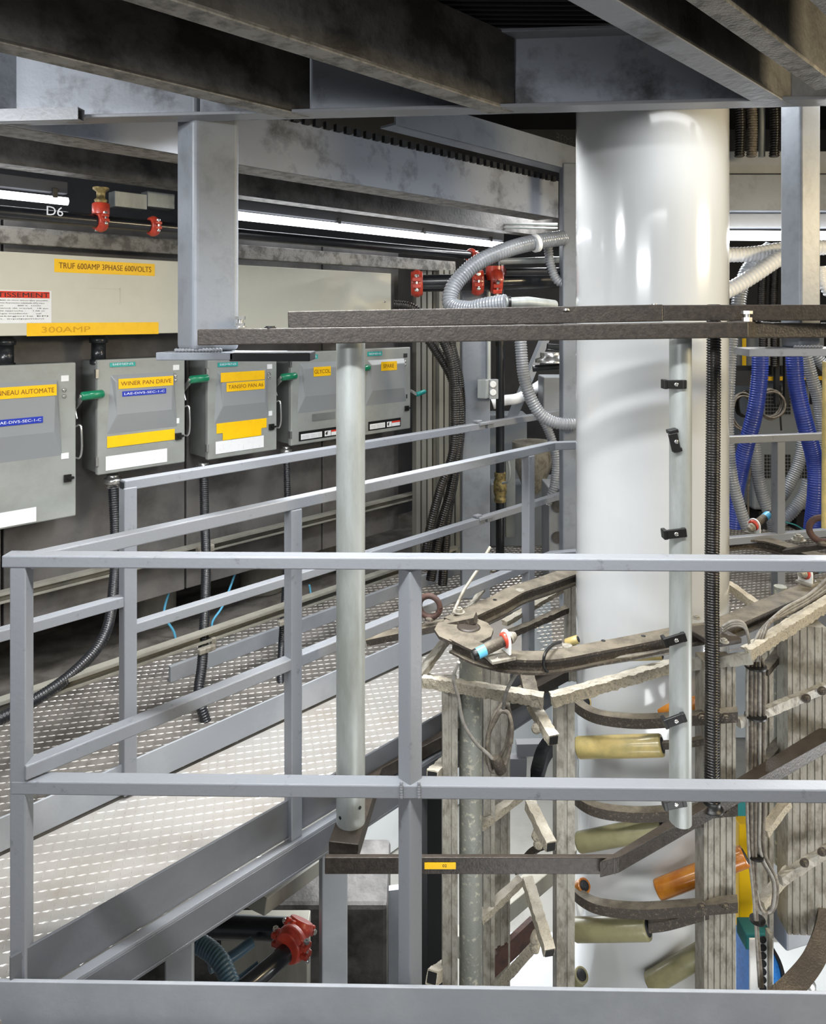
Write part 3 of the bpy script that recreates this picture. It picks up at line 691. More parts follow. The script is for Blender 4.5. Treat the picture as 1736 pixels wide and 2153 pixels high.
b3 = switch_box(612, 741, 741, 938, [
    (HC, 659, 772, 695, 792, Y_, 'GLYCOL', 'brownink', 'yellow label reading GLYCOL'),
    (DC, 656, 871, 704, 886, 'boxside', None, None, 'grey rubbed patch')],
    'grey switch box labelled GLYCOL, half hidden by the left galvanised pipe', (630, 763, 722, 871), [], old=False)
warn(b3[0], 628, 908, 722, 928)
b4 = switch_box(757, 863, 734, 917, [
    (HC, 801, 761, 834, 780, Y_, 'SPARE', 'brownink', 'yellow label reading SPARE')],
    'grey switch box labelled SPARE, last box on the right of the row', (772, 757, 850, 855), [], handle='down', old=False)
warn(b4[0], 774, 887, 842, 906)
# flexible conduits below the boxes
def single(name, mb, m, lab, cat, group=None, bevel=0): return tag(mb.build(name, m, None, bevel), lab, cat, group)
def cond(px, py0, pts, lab, r=.022):
    t = thing('flexible_conduit', lab, 'conduit', tuple(pts[-1]))
    hose_mb(pts, r, .010, .0035, 14).build('sheath', 'pipeblack', t)
    MB().lathe(pts[0]-Z*.03, Z, [(0, r*1.15), (.02, r*1.3), (.022, r*1.7), (.045, r*1.7), (.046, r*1.2), (.06, r*1.2)], 18).build('connector', 'chrome', t)
    return t
q = [W(428, 985, CBOX+.1), W(430, 1080, CBOX+.0), W(433, 1200, 4.2), W(426, 1380, CFR+.5), W(418, 1460, CFR+.38), W(436, 1528, CFR+.3)]
cond(0, 0, q, 'black ribbed conduit dropping from the TANSFO box to the floor')
q = [W(602, 950, CBOX+.1), W(604, 1060, CBOX), W(603, 1180, 4.3), W(591, 1380, CFR+.5), W(590, 1450, CFR+.35)]
cond(0, 0, q, 'black ribbed conduit dropping from the GLYCOL box behind the walkway post', .018)
q = [W(237, 1012, CBOX+.1), W(242, 1120, CBOX), W(240, 1220, 4.3), W(222, 1330, 4.1), W(160, 1410, 3.95), W(60, 1480, 3.85), W(-60, 1540, 3.8)]
cond(0, 0, q, 'black ribbed conduit curving from the WINER PAN DRIVE box down to the left', .022)
# strut channels
def strut(a, b, lab, h=.041):
    t = thing('strut_channel', lab, 'strut channel', tuple(a))
    m = MB(); d = (b-a).normalized()
    m.bar(a+Z*h/2, b+Z*h/2, .041, .004); m.bar(a-Z*h/2, b-Z*h/2, .041, .004); m.bar(a-N45*.018, b-N45*.018, .004, h)
    m.bar(a+N45*.0205+Z*(h*.38), b+N45*.0205+Z*(h*.38), .003, h*.24); m.bar(a+N45*.0205-Z*(h*.38), b+N45*.0205-Z*(h*.38), .003, h*.24)
    m.build('rail', 'fluted', t); return t
CS = 3.92
zs = .262; sa_, _ = SZ(-60, 1500, CS); sb_, _ = SZ(960, 1200, CS)
t = strut(L45(CS, sa_, zs), L45(CS, sb_, zs), 'lower strut channel crossing above the tread plate floor behind the outer guardrail')
for px in (426, 592):
    s_, _ = SZ(px, 1385, CS); m = MB(); m.bar(L45(CS-.035, s_-.035, zs-.045), L45(CS-.035, s_+.04, zs-.045), .03, .022); m.bar(L45(CS-.02, s_+.03, zs-.03), L45(CS-.02, s_+.05, zs-.03), .02, .04)
    m.build('clamp', 'alu', t, .004)
sa_, zz = SZ(-60, 1280, 4.66); sb_, _ = SZ(925, 1030, 4.66)
_, zz = SZ(300, 1182, 4.66)
t = strut(L45(4.66, sa_, zz), L45(4.66, sb_, zz), 'upper strut channel fixed along the stained wall panels below the switch boxes')
for px in (426,):
    s_, _ = SZ(px, 1160, 4.64); MB().bar(L45(4.62, s_-.04, zz), L45(4.62, s_+.05, zz), .03, .035).build('clamp', 'alu', t, .004)
# objects in the gap under the panels
single('equipment_cabinet', MB().bar(L45(4.98, .02, .12), L45(4.98, .58, .12), .34, .238), 'fluted', 'cream grey cabinet standing under the wall panels at lower left', 'cabinet', bevel=.006)
for k, (px, r) in enumerate(((335, .10), (560, .13), (690, .08))):
    s_, _ = SZ(px, 1330, 5.1); single('storage_tank', MB().lathe(L45(5.15, s_, 0), Z, [(0, r*.9), (.01, r), (.5, r), (.55, r*.6), (.57, r*.2)], 28), 'fluted',
        ('small grey tank in the shadow under the panels, nearest the left', 'large grey tank in the shadow under the panels', 'narrow grey tank behind the walkway post')[k], 'tank')
for k, pts in enumerate(([(360, 1230), (345, 1290), (366, 1330), (372, 1372)], [(500, 1190), (470, 1270), (446, 1310), (452, 1350)], [(650, 1230), (660, 1270), (690, 1290)])):
    single('air_hose', cable_mb([W(x, y, 4.8) for x, y in pts], .006), 'cyan', ('thin blue air hose left of the first conduit', 'thin blue air hose right of the first conduit', 'thin blue air hose right of the walkway post')[k], 'hose')
single('kerb_plate', MB().bar(L45(4.25, 1.5, .035), L45(4.25, 3.6, .035), .02, .07), 'toe', 'low grey kerb plate on the floor behind the lower strut channel', 'kerb plate', bevel=.002)

# ------------------------------------------------------------------ lamps and pipes under the ceiling at left
def tube_light(c, pxa, pya, pxb, pyb, lab, r=.016, sockets=()):
    a, b = W(pxa, pya, c), W(pxb, pyb, c); z = (a.z+b.z)/2; a.z = b.z = z
    t = thing('tube_light', lab, 'light fixture', tuple((a+b)/2), 'fluorescent strip lights')
    MB().cyl(a, b, r, 16).build('tube', 'glow', t)
    MB().bar(a-N45*.02+Z*.055, b-N45*.02+Z*.055, .05, .05).build('housing', 'darkwall', t, .003)
    for k in sockets:
        p = a.lerp(b, k); MB().box(p+Z*.028, .02, .03, .04, D45).build('tube_clip', 'black', t, .002)
    return t
tube_light(4.42, 500, 459, 1058, 512, 'long glowing fluorescent strip between the thick hanging post and the grey ribbed hose', .021, (.30, .62, .93))
tube_light(4.42, -60, 405, 142, 421, 'glowing fluorescent strip at the upper left edge', .016, (.85,))
l1 = area('strip_lamp', W(780, 500, 4.36), W(780, 900, 3.9), .05, .05, 0)
COL.objects.unlink(l1)
t = thing('junction_box', 'zinc junction box with round knockouts above the red couplings', 'junction box', tuple(W(300, 430, 4.62)))
for pa, pb_, nm in ((240, 308, 'box'), (309, 366, 'box')):
    s0_, z1_ = SZ(pa, 401, 4.62); s1_, _ = SZ(pb_, 401, 4.62); _, z0_ = SZ(pa, 434, 4.62)
    o = MB().bar(L45(4.66, s0_, (z0_+z1_)/2), L45(4.66, s1_, (z0_+z1_)/2), .07, z1_-z0_).build('box', 'galv', t, .003)
    m = MB(); m.lathe(L45(4.625, (s0_+s1_)/2, (z0_+z1_)/2), N45, [(0, .018), (.003, .018), (.0032, .014), (.003, .013)], 20); m.build('knockout', 'alu', o)
CPP = 4.22
def pipe45(pts, r, m, name, parent): return MB().tube([V(p) for p in pts], r, 24).build(name, m, parent)
def coupling(ctr, ax, r, parent, updir=Z, m='redc', bolts=True, name='pipe_coupling'):
    ax = V(ax).normalized(); up = (V(updir)-ax*V(updir).dot(ax)).normalized(); sd = ax.cross(up)
    mb = MB(); n = 28; w2 = r*.62; R_ = r*1.30
    mb.lathe(V(ctr)-ax*w2, ax, [(0, r*1.04), (0, R_*.97), (w2*.35, R_), (w2*.7, R_*1.12), (w2*1.3, R_*1.12), (w2*1.65, R_), (w2*2, R_*.97), (w2*2, r*1.04)], n)
    for sg in (-1, 1):
        for k in (-1, 1):
            c = V(ctr)+sd*sg*(R_*1.22)+up*k*(r*.34)
            mb.box(c, w2*1.5, r*.62, r*.42, ax, up)
    o = mb.build(name, m, parent, .004)
    for sg in (-1, 1):
        c = V(ctr)+sd*sg*(R_*1.30)
        b = MB(); b.cyl(c-up*r*.8, c+up*r*.85, r*.13, 10); b.tube([c+up*r*.62, c+up*r*.85], r*.26, 6, smooth=False); b.lathe(c-up*r*.9, up, [(0, r*.2), (r*.12, r*.27), (r*.26, r*.2)], 12)
        b.build('bolt', 'chrome', o)
    return o
t = thing('sprinkler_pipe', 'black sprinkler pipe with red grooved couplings running below the strip lights', 'pipe', tuple(W(300, 440, CPP)))
a, b = W(-60, 430, CPP), W(985, 519, CPP); zz = (a.z+b.z)/2; a.z = b.z = W(500, 492, CPP).z
pipe45([a, b], .026, 'pipeblack', 'pipe', t)
for px in (212, 322, 990):
    p = W(px, 450, CPP); p.z = a.z; coupling(p, D45, .030, t, Z if px != 212 else V((0, .3, 1)))
p = W(212, 450, CPP); p.z = a.z
MB().lathe(p+Z*.03, Z, [(0, .034), (.04, .034), (.045, .028)], 18).build('tee_outlet', 'redc', t)
MB().lathe(p+Z*.075, Z, [(0, .022), (.012, .026), (.02, .016), (.045, .018), (.055, .032), (.062, .032)], 18).build('sprinkler_head', 'brass', t)
lettering('D6', W(98, 452, CPP-.05), D45, Z, .035, .06, 'whiteink', t, 'chalk_mark')
# two thin conduits above the long strip
for k, (ya, yb, r) in enumerate(((432, 470, .009), (440, 478, .007))):
    single('thin_conduit', MB().tube(spline([W(380, ya-6+k*6, 4.55), W(640, ya+8, 4.52), W(850, ya+29, 4.5), W(990, yb, 4.5), P(1172, yb+2, 4.7)], 8), r, 10), 'galv', ('upper' if k == 0 else 'lower')+' thin metal conduit running above the long strip light', 'conduit')

# ================================================================== MIDDLE BACKGROUND
t = thing('building_column', 'grey painted steel column with the outlet box on its right side', 'column', (U(998)*4.2, 4.2, 0))
MB().box((U(998)*4.2, 4.2, .89), .16, .16, 1.78, (1, 0, 0)).build('shaft', 'steel', t, .008, 3)
t = thing('outlet_box', 'metal outlet box with two white receptacles on the grey column', 'electrical outlet', tuple(P(1028, 838, 4.1)))
MB().box(P(1018, 817, 4.08), .055, .08, .105, (1, -.5, 0)).build('box', 'galv', t, .004)
MB().box(P(1036, 818, 4.09), .055, .03, .11, (1, .35, 0)).build('cover', 'toe', t, .003)
for yy in (808, 825): MB().lathe(P(1036, yy, 4.07), (0, -1, 0), [(0, .0185), (.006, .0185), (.008, .016)], 20).build('receptacle', 'white', t)
MB().cyl(P(1027, 798, 4.1), P(1027, 600, 4.1), .012, 12).build('conduit', 'galv', t)
m = MB(); a = P(915, 1240, 4.62)
for k in range(8): m.box((U(875)*4.6+k*.037, 4.62+k*.022, .95), .030, .05, 1.9, (1, .6, 0)) if k != 3 else m.box((U(875)*4.6+k*.037, 4.66+k*.022, .95), .030, .05, 1.9, (1, .6, 0))
m.box((U(875)*4.6+3.5*.037, 4.70+3.5*.022, .95), .30, .03, 1.9, (1, .6, 0))
single('ribbed_cladding', m, 'fluted', 'tall ribbed grey cladding panel right of the SPARE box', 'cladding')
hp = [([(826, 640), (868, 648), (915, 690), (948, 760), (956, 850), (952, 950), (925, 1030), (902, 1120), (890, 1200)], 3.95),
      ([(890, 700), (915, 735), (948, 790), (966, 860), (960, 950), (945, 1040), (925, 1110), (905, 1220)], 4.02),
      ([(945, 715), (965, 800), (968, 900), (955, 1000), (940, 1090), (930, 1230)], 4.08)]
for k, (pp, Y) in enumerate(hp):
    single('corrugated_hose', hose_mb([P(x, y, Y) for x, y in pp], .028 if k else .026, .012, .005, 16), 'rubber',
           ('black corrugated hose leaving the cream trough and drooping to the floor', 'black corrugated hose in the middle of the bunch left of the grey column', 'black corrugated hose touching the grey column')[k], 'hose', 'black corrugated hoses left of the grey column')
t = thing('vertical_pipe', 'black vertical pipe with a lever valve right of the grey column', 'pipe', (U(1051)*4.45, 4.45, 0))
MB().cyl(V((U(1051)*4.45, 4.45, 0)), V((U(1051)*4.45, 4.45, 1.95)), .026, 20).build('pipe', 'pipeblack', t)
v = MB().lathe(V((U(1051)*4.45, 4.45, P(1051, 1055, 4.45).z)), Z, [(0, .034), (.02, .036), (.025, .03), (.06, .04), (.12, .04), (.15, .03), (.155, .036), (.18, .034)], 20).build('valve', 'brass', t)
m = MB(); m.tube(spline([P(1056, 1016, 4.38), P(1068, 1012, 4.33), P(1072, 996, 4.32), P(1068, 965, 4.32)], 5), .008, 8); m.build('lever', 'galv', v)
MB().lathe(V((U(1051)*4.45, 4.45, P(1051, 727, 4.45).z)), Z, [(0, .03), (.1, .03)], 20).build('pipe_sleeve', 'black', t)
single('mounting_bar', MB().box(P(1072, 1045, 4.6), .06, .05, .50), 'boxgrey', 'pale slotted upright bar behind the lever valve', 'bar', bevel=.004)
# red-coupled main pipe
t = thing('fire_main_pipe', 'large black water pipe with bright orange-red couplings behind the grey ribbed hose', 'pipe', tuple(P(1000, 600, 3.98)))
YM = 3.98
MB().tube([P(868, 596, YM), P(1000, 594, YM), P(1175, 588, YM+.25)], .047, 28).build('pipe', 'pipeblack', t)
for px, py, ud in ((876, 596, Z), (1003, 593, Z), (1042, 590, V((0, -.6, 1)))):
    coupling(P(px, py, YM-.003), P(1100, 592, YM)-P(900, 595, YM), .052, t, ud)
MB().tube([P(1062, 572, YM-.05), P(1175, 571, YM)], .022, 18).build('branch_pipe', 'pipeblack', t)
MB().tube([P(1040, 560, YM), P(1040, 590, YM)], .05, 18).build('tee', 'redc', t)
MB().tube([P(1050, 550, YM+.1), P(1175, 546, YM+.1)], .018, 14).build('thin_line', 'galv', t)
# ribbed clear hose making a U turn
t = thing('suction_hose', 'thick translucent grey ribbed hose making a U turn in front of the red couplings', 'hose', tuple(P(950, 600, 3.75)))
hose_mb([P(1185, 500, 3.9), P(1120, 510, 3.8), P(1060, 527, 3.72), P(1000, 555, 3.68), P(955, 600, 3.65), P(948, 640, 3.62), P(985, 650, 3.55), P(1020, 643, 3.5), P(1065, 636, 3.45)], .042, .0150, .0065, 20).build('hose', 'clearhose', t)
MB().tube([P(1060, 637, 3.45), P(1110, 635, 3.5), P(1165, 642, 3.6)], .026, 18).build('nozzle', 'galv', t)
m = MB().lathe(P(1128, 511, 3.79), P(1060, 527, 3.72)-P(1128, 511, 3.8), [(-.004, .041), (-.004, .047), (.018, .047), (.018, .041)], 24); m.build('hose_clamp', 'white', t)
MB().lathe(P(1068, 636, 3.45), (1, 0, 0), [(0, .030), (.012, .030)], 18).build('clamp_band', 'black', t)
# hanging loops of clear hose
def clear(pts, Y, r, lab, m='clearhose', grp=None, pitch=.014, dY=0):
    n = len(pts)
    return single('suction_hose', hose_mb([P(x, y, Y+dY*i/n) for i, (x, y) in enumerate(pts)], r, pitch, .0062, 16), m, lab, 'hose', grp)
clear([(1090, 650), (1095, 730), (1103, 800), (1128, 860), (1165, 888), (1230, 892)], 3.85, .034, 'translucent ribbed hose hanging down and curving behind the film bubble at left')
clear([(1112, 840), (1150, 900), (1168, 960), (1165, 1020), (1150, 1060)], 4.3, .028, 'thin ribbed hose hanging lower behind the guardrail bend')
clear([(1152, 520), (1158, 560), (1172, 590), (1200, 600)], 3.95, .026, 'short ribbed hose drooping beside the slender grey post')
# machine parts between column and bubble
single('control_box', MB().box(P(1180, 832, 4.7)+V((0, 0, 0)), .27, .2, .26), 'toe', 'dark grey control box below the pipe elbow, left of the film bubble', 'box', bevel=.008)
t = thing('pipe_elbow_run', 'metal piping with an elbow in front of the dark control box', 'pipe', tuple(P(1190, 760, 4.4)))
MB().tube(spline([P(1120, 775, 4.4), P(1185, 770, 4.4), P(1194, 762, 4.4), P(1194, 735, 4.4), P(1150, 728, 4.4)], 6), .020, 14).build('pipe', 'pipeblack', t)
MB().lathe(P(1160, 762, 4.38), Z, [(0, .10), (.02, .10), (.03, .07), (.06, .07)], 24).build('gauge_body', 'chrome', t)
single('vertical_pipe', MB().cyl(V((U(1190)*4.3, 4.3, 0)), V((U(1190)*4.3, 4.3, 1.35)), .016, 14), 'galv', 'thin galvanised vertical pipe close to the left side of the film bubble', 'pipe')
t = thing('terminal_box', 'dark grey box with round knockouts standing beside the film bubble', 'box', (U(1178)*4.45, 4.45, 0))
MB().box((U(1180)*4.45, 4.45, .29), .2, .25, .58).build('box', 'toe', t, .006)
for yy in (1065, 1130): MB().lathe(P(1172, yy, 4.32), (0, -1, 0), [(0, .035), (.004, .035)], 22).build('knockout', 'beamdirty', t)
single('pump_body', MB().lathe(P(1120, 960, 4.9), Z, [(-.25, .03), (-.2, .07), (-.05, .13), (0, .14), (.1, .14)], 24), 'alu', 'metal hopper shape seen behind the walkway rail bend', 'hopper')
single('cross_frame', MB().bar(P(1075, 880, 4.9), P(1150, 700, 5.0), .05, .05), 'toe', 'slanted grey brace behind the hanging clear hose', 'brace')
single('white_hose', MB().tube(spline([P(1035, 850, 4.8), P(1060, 842, 4.8), P(1095, 835, 4.8), P(1150, 800, 5.0)], 6), .035, 16), 'whitehose', 'smooth pale hose lying behind the black vertical pipe', 'hose')
single('machine_block', MB().box((U(1100)*5.2, 5.2, .22), .5, .3, .44).box((U(1060)*5.3, 5.3, .65), .3, .2, .5), 'vent', 'low grey machine block on the tread plate beyond the guardrail', 'machine', bevel=.01)

# ================================================================== RIGHT BACKGROUND
t = thing('tube_light', 'glowing fluorescent strip right of the film bubble behind the white hoses', 'light fixture', tuple(P(1640, 496, 4.35)), 'fluorescent strip lights')
MB().cyl(P(1520, 495, 4.35), P(1790, 497, 4.35), .030, 16).build('tube', 'glow', t)
MB().box(P(1640, 465, 4.42), .8, .08, .09).build('housing', 'toe', t, .004)
def whose(pts, Y, lab, r=.042, m='whitehose', dY=0): return clear(pts, Y, r, lab, m, pitch=.020, dY=dY)
whose([(1515, 536), (1580, 534), (1650, 524), (1740, 520)], 3.9, 'white ribbed hose running level right of the film bubble')
whose([(1500, 625), (1545, 603), (1590, 575), (1645, 540), (1700, 530)], 3.75, 'white ribbed hose slanting down to the film bubble', .042)
clear([(1555, 700), (1552, 640), (1565, 580), (1590, 545), (1620, 520)], 4.05, .040, 'translucent ribbed hose crossing behind the white hoses')
whose([(1725, 560), (1728, 590), (1745, 620)], 3.9, 'white ribbed hose stub at the right edge', .03)
for k, px in enumerate((1552, 1577, 1625)):
    clear([(px, 180), (px+4, 260), (px+2, 330)], 4.0, .028, ('ribbed riser hose at top, touching the film bubble', 'ribbed riser hose at top, in the middle of three', 'ribbed riser hose at top, beside the hanging post')[k], 'cabled' if k == 1 else 'rubber')
single('conduit_riser', MB().cyl(P(1601, 180, 4.05), P(1601, 330, 4.05), .018, 14), 'galv', 'smooth metal riser pipe between the dark riser hoses', 'pipe')
for k, px in enumerate((1604, 1628)):
    clear([(px, 560), (px-3, 640), (px, 700), (px, 772)], 4.97, .03, ('left' if k == 0 else 'right')+' dark ribbed hose in the shadow right of the film bubble', 'rubber')
bl = 'blue spiral hoses'
def bhose(pts, Ys, lab): return single('spiral_hose', hose_mb([P(x, y, Y) for (x, y), Y in zip(pts, Ys)], .046, .014, .0055, 18), 'bluehose', lab, 'hose', bl)
bhose([(1598, 735), (1596, 800), (1586, 870), (1565, 950), (1548, 1030), (1540, 1110)], (4.2, 4.2, 4.2, 4.25, 4.3, 4.3), 'left blue spiral hose hanging below the light base plate')
bhose([(1668, 735), (1674, 810), (1692, 890), (1712, 970), (1714, 1040), (1705, 1120)], (4.15, 4.15, 4.15, 4.2, 4.2, 4.25), 'right blue spiral hose hanging at the right edge')
clear([(1540, 700), (1534, 780), (1530, 900), (1538, 1000), (1556, 1070), (1570, 1110)], 4.0, .032, 'translucent ribbed hose falling along the right side of the film bubble')
clear([(1592, 790), (1584, 880), (1588, 970), (1602, 1040), (1622, 1090), (1632, 1135)], 4.4, .038, 'translucent ribbed hose passing behind the bracket-mounted sensor')
clear([(1690, 900), (1680, 970), (1652, 1030), (1628, 1060), (1615, 1080)], 4.6, .038, 'translucent ribbed hose sweeping behind the rail post')
clear([(1700, 1010), (1690, 1040), (1665, 1075), (1635, 1100)], 4.4, .038, 'translucent ribbed hose curling low beside the right blue hose')
clear([(1690, 735), (1705, 790), (1722, 850), (1730, 930), (1726, 1000)], 4.3, .036, 'translucent ribbed hose right of the right blue hose')
clear([(1705, 730), (1725, 760), (1760, 800)], 4.5, .036, 'ribbed hose slanting out of view at the right edge')
# vented cabinet
YC = 5.4
t = thing('vented_cabinet', 'grey cabinet with punched vent grilles behind the blue hoses', 'cabinet', (U(1680)*YC, YC+.3, 0))
x0, x1 = U(1585)*YC, U(1800)*YC
MB().box(((x0+x1)/2, YC+.26, (P(1600, 812, YC).z+.16)/2+.02), x1-x0, .5, P(1600, 812, YC).z-.12).build('body', 'vent', t, .02)
for nm, pa, pb_, ya, yb in (('a', 1608, 1662, 820, 872), ('b', 1606, 1662, 955, 1006), ('c', 1715, 1745, 820, 872), ('d', 1672, 1735, 955, 1006)):
    m = MB()
    nx = max(4, (pb_-pa)//6)
    for i in range(nx):
        for j in range(7):
            m.box(P(pa+(pb_-pa)*(i+.5)/nx, ya+(yb-ya)*(j+.5)/7, YC+.006), .014, .006, .019)
    m.build('vent_grille', 'dark', t)
for px in (1610, 1690): MB().box((U(px)*YC, YC+.2, .06), .06, .3, .16).build('foot', 'dark', t)
t = thing('equipment_rack', 'black equipment frame with yellow edging in front of the vented cabinet', 'frame', (2.6, 5.1, 1.1))
for a_, b_ in (((1540, 778), (1760, 776)), ((1540, 792), (1760, 790))): pass
MB().bar(P(1535, 778, 5.1), P(1790, 778, 5.1), .06, .06).build('crossbar', 'dark', t)
MB().bar(P(1535, 795, 5.0), P(1590, 795, 5.0), .06, .10).build('crossbar', 'dark', t)
MB().bar(P(1600, 796, 5.12), P(1790, 794, 5.12), .02, .028).build('yellow_edge', 'yel', t)
for px in (1632, 1652, 1708): MB().bar(P(px, 690, 5.0), P(px, 850, 5.0), .03, .03, V((0, 1, 0))).build('upright', 'dark', t)
MB().bar(P(1564, 700, 5.2), P(1564, 775, 5.2), .02, .02, V((0, 1, 0))).build('yellow_upright', 'yel', t)
MB().box(P(1600, 735, 5.3), .9, .02, .3).build('back_panel', 'vent', t)
def coil(px, py, Y, rx, rz, lab, m='cable', n=5, seed=1, tilt=0., r=.006, name='cable_coil'):
    rnd = random.Random(seed); c = P(px, py, Y); pts = []
    for i in range(n*16+1):
        a = i/16*2*math.pi; q = 1+.06*math.sin(a*.37+seed)+.05*rnd.uniform(-1, 1)
        pts.append(c+V((rx*q*math.cos(a)+tilt*rz*math.sin(a), .018*math.sin(a*.5+seed)+.006*(i/16), rz*q*math.sin(a))))
    mb = MB().tube(spline(pts, 3), r, 7)
    return single(name, mb, m, lab, 'cable')
coil(1563, 866, 4.75, .075, .115, 'coil of grey cable hanging left of the left blue hose', 'cabled', seed=1)
coil(1622, 850, 4.75, .085, .09, 'coil of dark cable hanging right of the left blue hose', 'cabled', seed=2)
coil(1565, 850, 4.8, .05, .08, 'smaller black cable loop hanging beside the left blue hose', 'rubber', 3, 3)
single('thin_cable', cable_mb([P(1575, 1130, 4.4), P(1572, 1040, 4.4), P(1578, 980, 4.4), P(1570, 960, 4.4)], .006), 'cabled', 'thin dark cable hanging left of the sensor hoses', 'cable')
single('thin_cable', cable_mb([P(1640, 810, 4.9), P(1640, 870, 4.9), P(1642, 905, 4.9)], .006), 'black', 'thin dark cable hanging down the vented cabinet', 'cable')
single('thin_cable', cable_mb([P(1650, 1098, 4.2), P(1672, 1104, 4.2), P(1695, 1118, 4.2)], .004), 'tealm', 'thin teal cable on the tread plate near the rail post', 'cable')

# ================================================================== THE FILM BUBBLE
YT = 2.86; XT = .3255*YT; RT = .0948*YT*1.0516
t = MB(); n = 96; prof = []
for i in range(150):
    z = 2.425-i*(2.425+1.7)/149
    r = RT
    if z < .42:
        k = min(1, (.42-z)/.9); r = RT*(1-.03*k)+.0035*math.sin(z*17)*k
    if z < -.35: r += .03*(-.35-z)
    prof.append((z, r))
vs = []
for z, r in prof:
    k = max(0, min(1, (.4-z)/.6))
    for j in range(n):
        a = 2*math.pi*j/n
        q = r*(1+.006*k*math.sin(3*a+z*6)+.004*k*math.sin(7*a-z*9))
        vs.append(V((XT+q*math.cos(a), YT+q*math.sin(a), z)))
t.add(vs, [(i*n+j, (i+1)*n+j, (i+1)*n+(j+1) % n, i*n+(j+1) % n) for i in range(len(prof)-1) for j in range(n)], True)
single('film_bubble', t, 'film', 'tall glossy milky-white plastic film cylinder rising through the cage', 'plastic film tube')

# ================================================================== SIZING CAGE AROUND THE BUBBLE
cage = thing('sizing_cage', 'dusty steel and aluminium sizing cage with rings, columns and roller arms around the film bubble', 'machine cage', (XT, YT, -2.4))
ZR = .54
def ringseg(pts, wd=.058):
    pp = spline([G(x, y, ZR) for x, y in pts], 8)
    o = MB(); o.strip([p-Z*.003 for p in pp], wd, .008); o.strip([p-Z*.042 for p in pp], wd, .007); o.strip([p-Z*.023 for p in pp], wd*.55, .034)
    return o.build('ring_segment', 'dustdark', cage)
ringseg([(958, 1338), (1010, 1362), (1080, 1377), (1160, 1377), (1250, 1361), (1330, 1346), (1404, 1331), (1450, 1322), (1500, 1316)], .062)
ringseg([(950, 1305), (1000, 1282), (1045, 1262), (1085, 1240), (1140, 1222), (1215, 1196), (1300, 1170), (1430, 1145), (1535, 1132), (1600, 1133), (1655, 1146), (1705, 1163), (1780, 1178)], .075)
ringseg([(1500, 1316), (1545, 1300), (1620, 1268), (1700, 1236), (1790, 1205)], .075)
m = MB(); c = G(975, 1322, ZR)
m.prism([(.10*math.cos(a*math.pi/6)*1., .105*math.sin(a*math.pi/6)) for a in range(12)], c-Z*.012, V((1, 0, 0)), V((0, 1, 0)), Z*.010)
m.build('corner_plate', 'dustdark', cage)
MB().lathe(G(985, 1318, ZR), Z, [(-.004, .04), (.001, .04), (.003, .030)], 24).build('pivot_disc', 'frame', cage)
for x, y in ((1093, 1241), (1192, 1358), (1268, 1348), (1040, 1262), (1352, 1338)):
    MB().lathe(G(x, y, ZR), Z, [(0, .017 if x in (1093, 1192) else .008), (.0025, .016 if x in (1093, 1192) else .007)], 20).build('ring_bolt', 'alu' if x in (1093, 1192) else 'black', cage)
# left tie bar to the hook
MB().bar(P(775, 1346, 2.62), P(1000, 1299, 2.52), .055, .022).build('tie_bar', 'dustdark', cage)
MB().hexbolt(G(965, 1288, ZR+.012), Z, .014, .012).build('bolt', 'alu', cage)
# columns
def extr(px0, px1, Y, py_top, zbot, m='alu', depth=.07, ax=(1, 0, 0), nm='column', grooves=4):
    x0, x1 = U(px0)*Y, U(px1)*Y; w_ = x1-x0; zt_ = P(0, py_top, Y).z; a = V(ax).normalized(); b = Z.cross(a)
    pr = [(0, 0)]
    for g in range(grooves):
        g0 = w_*(g+.6)/(grooves+.2); e = .0022 if grooves > 2 else .006
        pr += [(g0-e, 0), (g0-e, .005), (g0+e, .005), (g0+e, 0)]
    pr += [(w_, 0), (w_, depth), (0, depth)]
    return MB().prism(pr, V((x0, Y, zbot)), a, b, Z*(zt_-zbot)).build(nm, m, cage)
LZ = -2.395
extr(930, 962, 2.47, 1440, LZ, grooves=1)
MB().tube([V((U(989)*2.54, 2.54, LZ)), V((U(989)*2.54, 2.54, ZR-.05))], .040, 26).build('round_post', 'galvd', cage)
extr(1016, 1040, 2.62, 1400, LZ, grooves=1); extr(1040, 1072, 2.74, 1400, LZ, grooves=2)
extr(1170, 1208, 2.43, 1475, LZ, grooves=1)
extr(1480, 1548, 2.41, 1392, LZ, grooves=5, ax=(1, .05, 0))
extr(1656, 1735, 2.70, 1318, P(0, 1965, 2.70).z, grooves=5, ax=(1, -.05, 0), depth=.09)
extr(1602, 1626, 3.0, 1360, LZ, grooves=1)
MB().tube([V((U(1640)*2.86, 2.86, P(0, 1815, 2.86).z)), V((U(1640)*2.86, 2.86, ZR))], .024, 22).build('round_post', 'galvd', cage)
extr(1192, 1212, 3.15, 1230, .02, grooves=1)
# lint covered cross bars
def rough(a, b, wd, h, nm='cross_bar', m='dust', jit=.0025): return MB().rough(a, b, wd, h, Z, .009 if m == 'dust' and h > .03 else .016, jit if m == 'dust' and h > .03 else .0016).build(nm, m, cage)
rough(P(888, 1432, 2.50), P(1142, 1474, 2.38), .022, .036); rough(P(888, 1424, 2.53), P(1142, 1464, 2.41), .05, .006)
rough(P(1160, 1474, 2.38), P(1420, 1400, 2.48), .022, .034); rough(P(1160, 1464, 2.41), P(1420, 1392, 2.52), .05, .006)
rough(P(1420, 1400, 2.48), P(1580, 1383, 2.38), .022, .034, m='alu')
rough(P(1572, 1375, 2.38), P(1760, 1258, 2.74), .025, .036); rough(P(1572, 1367, 2.41), P(1760, 1250, 2.77), .05, .006)
rough(P(880, 1425, 2.52), P(975, 1295, 2.62), .03, .02, m='alu'); rough(P(875, 1420, 2.55), P(1015, 1240, 2.9), .02, .012, m='alu')
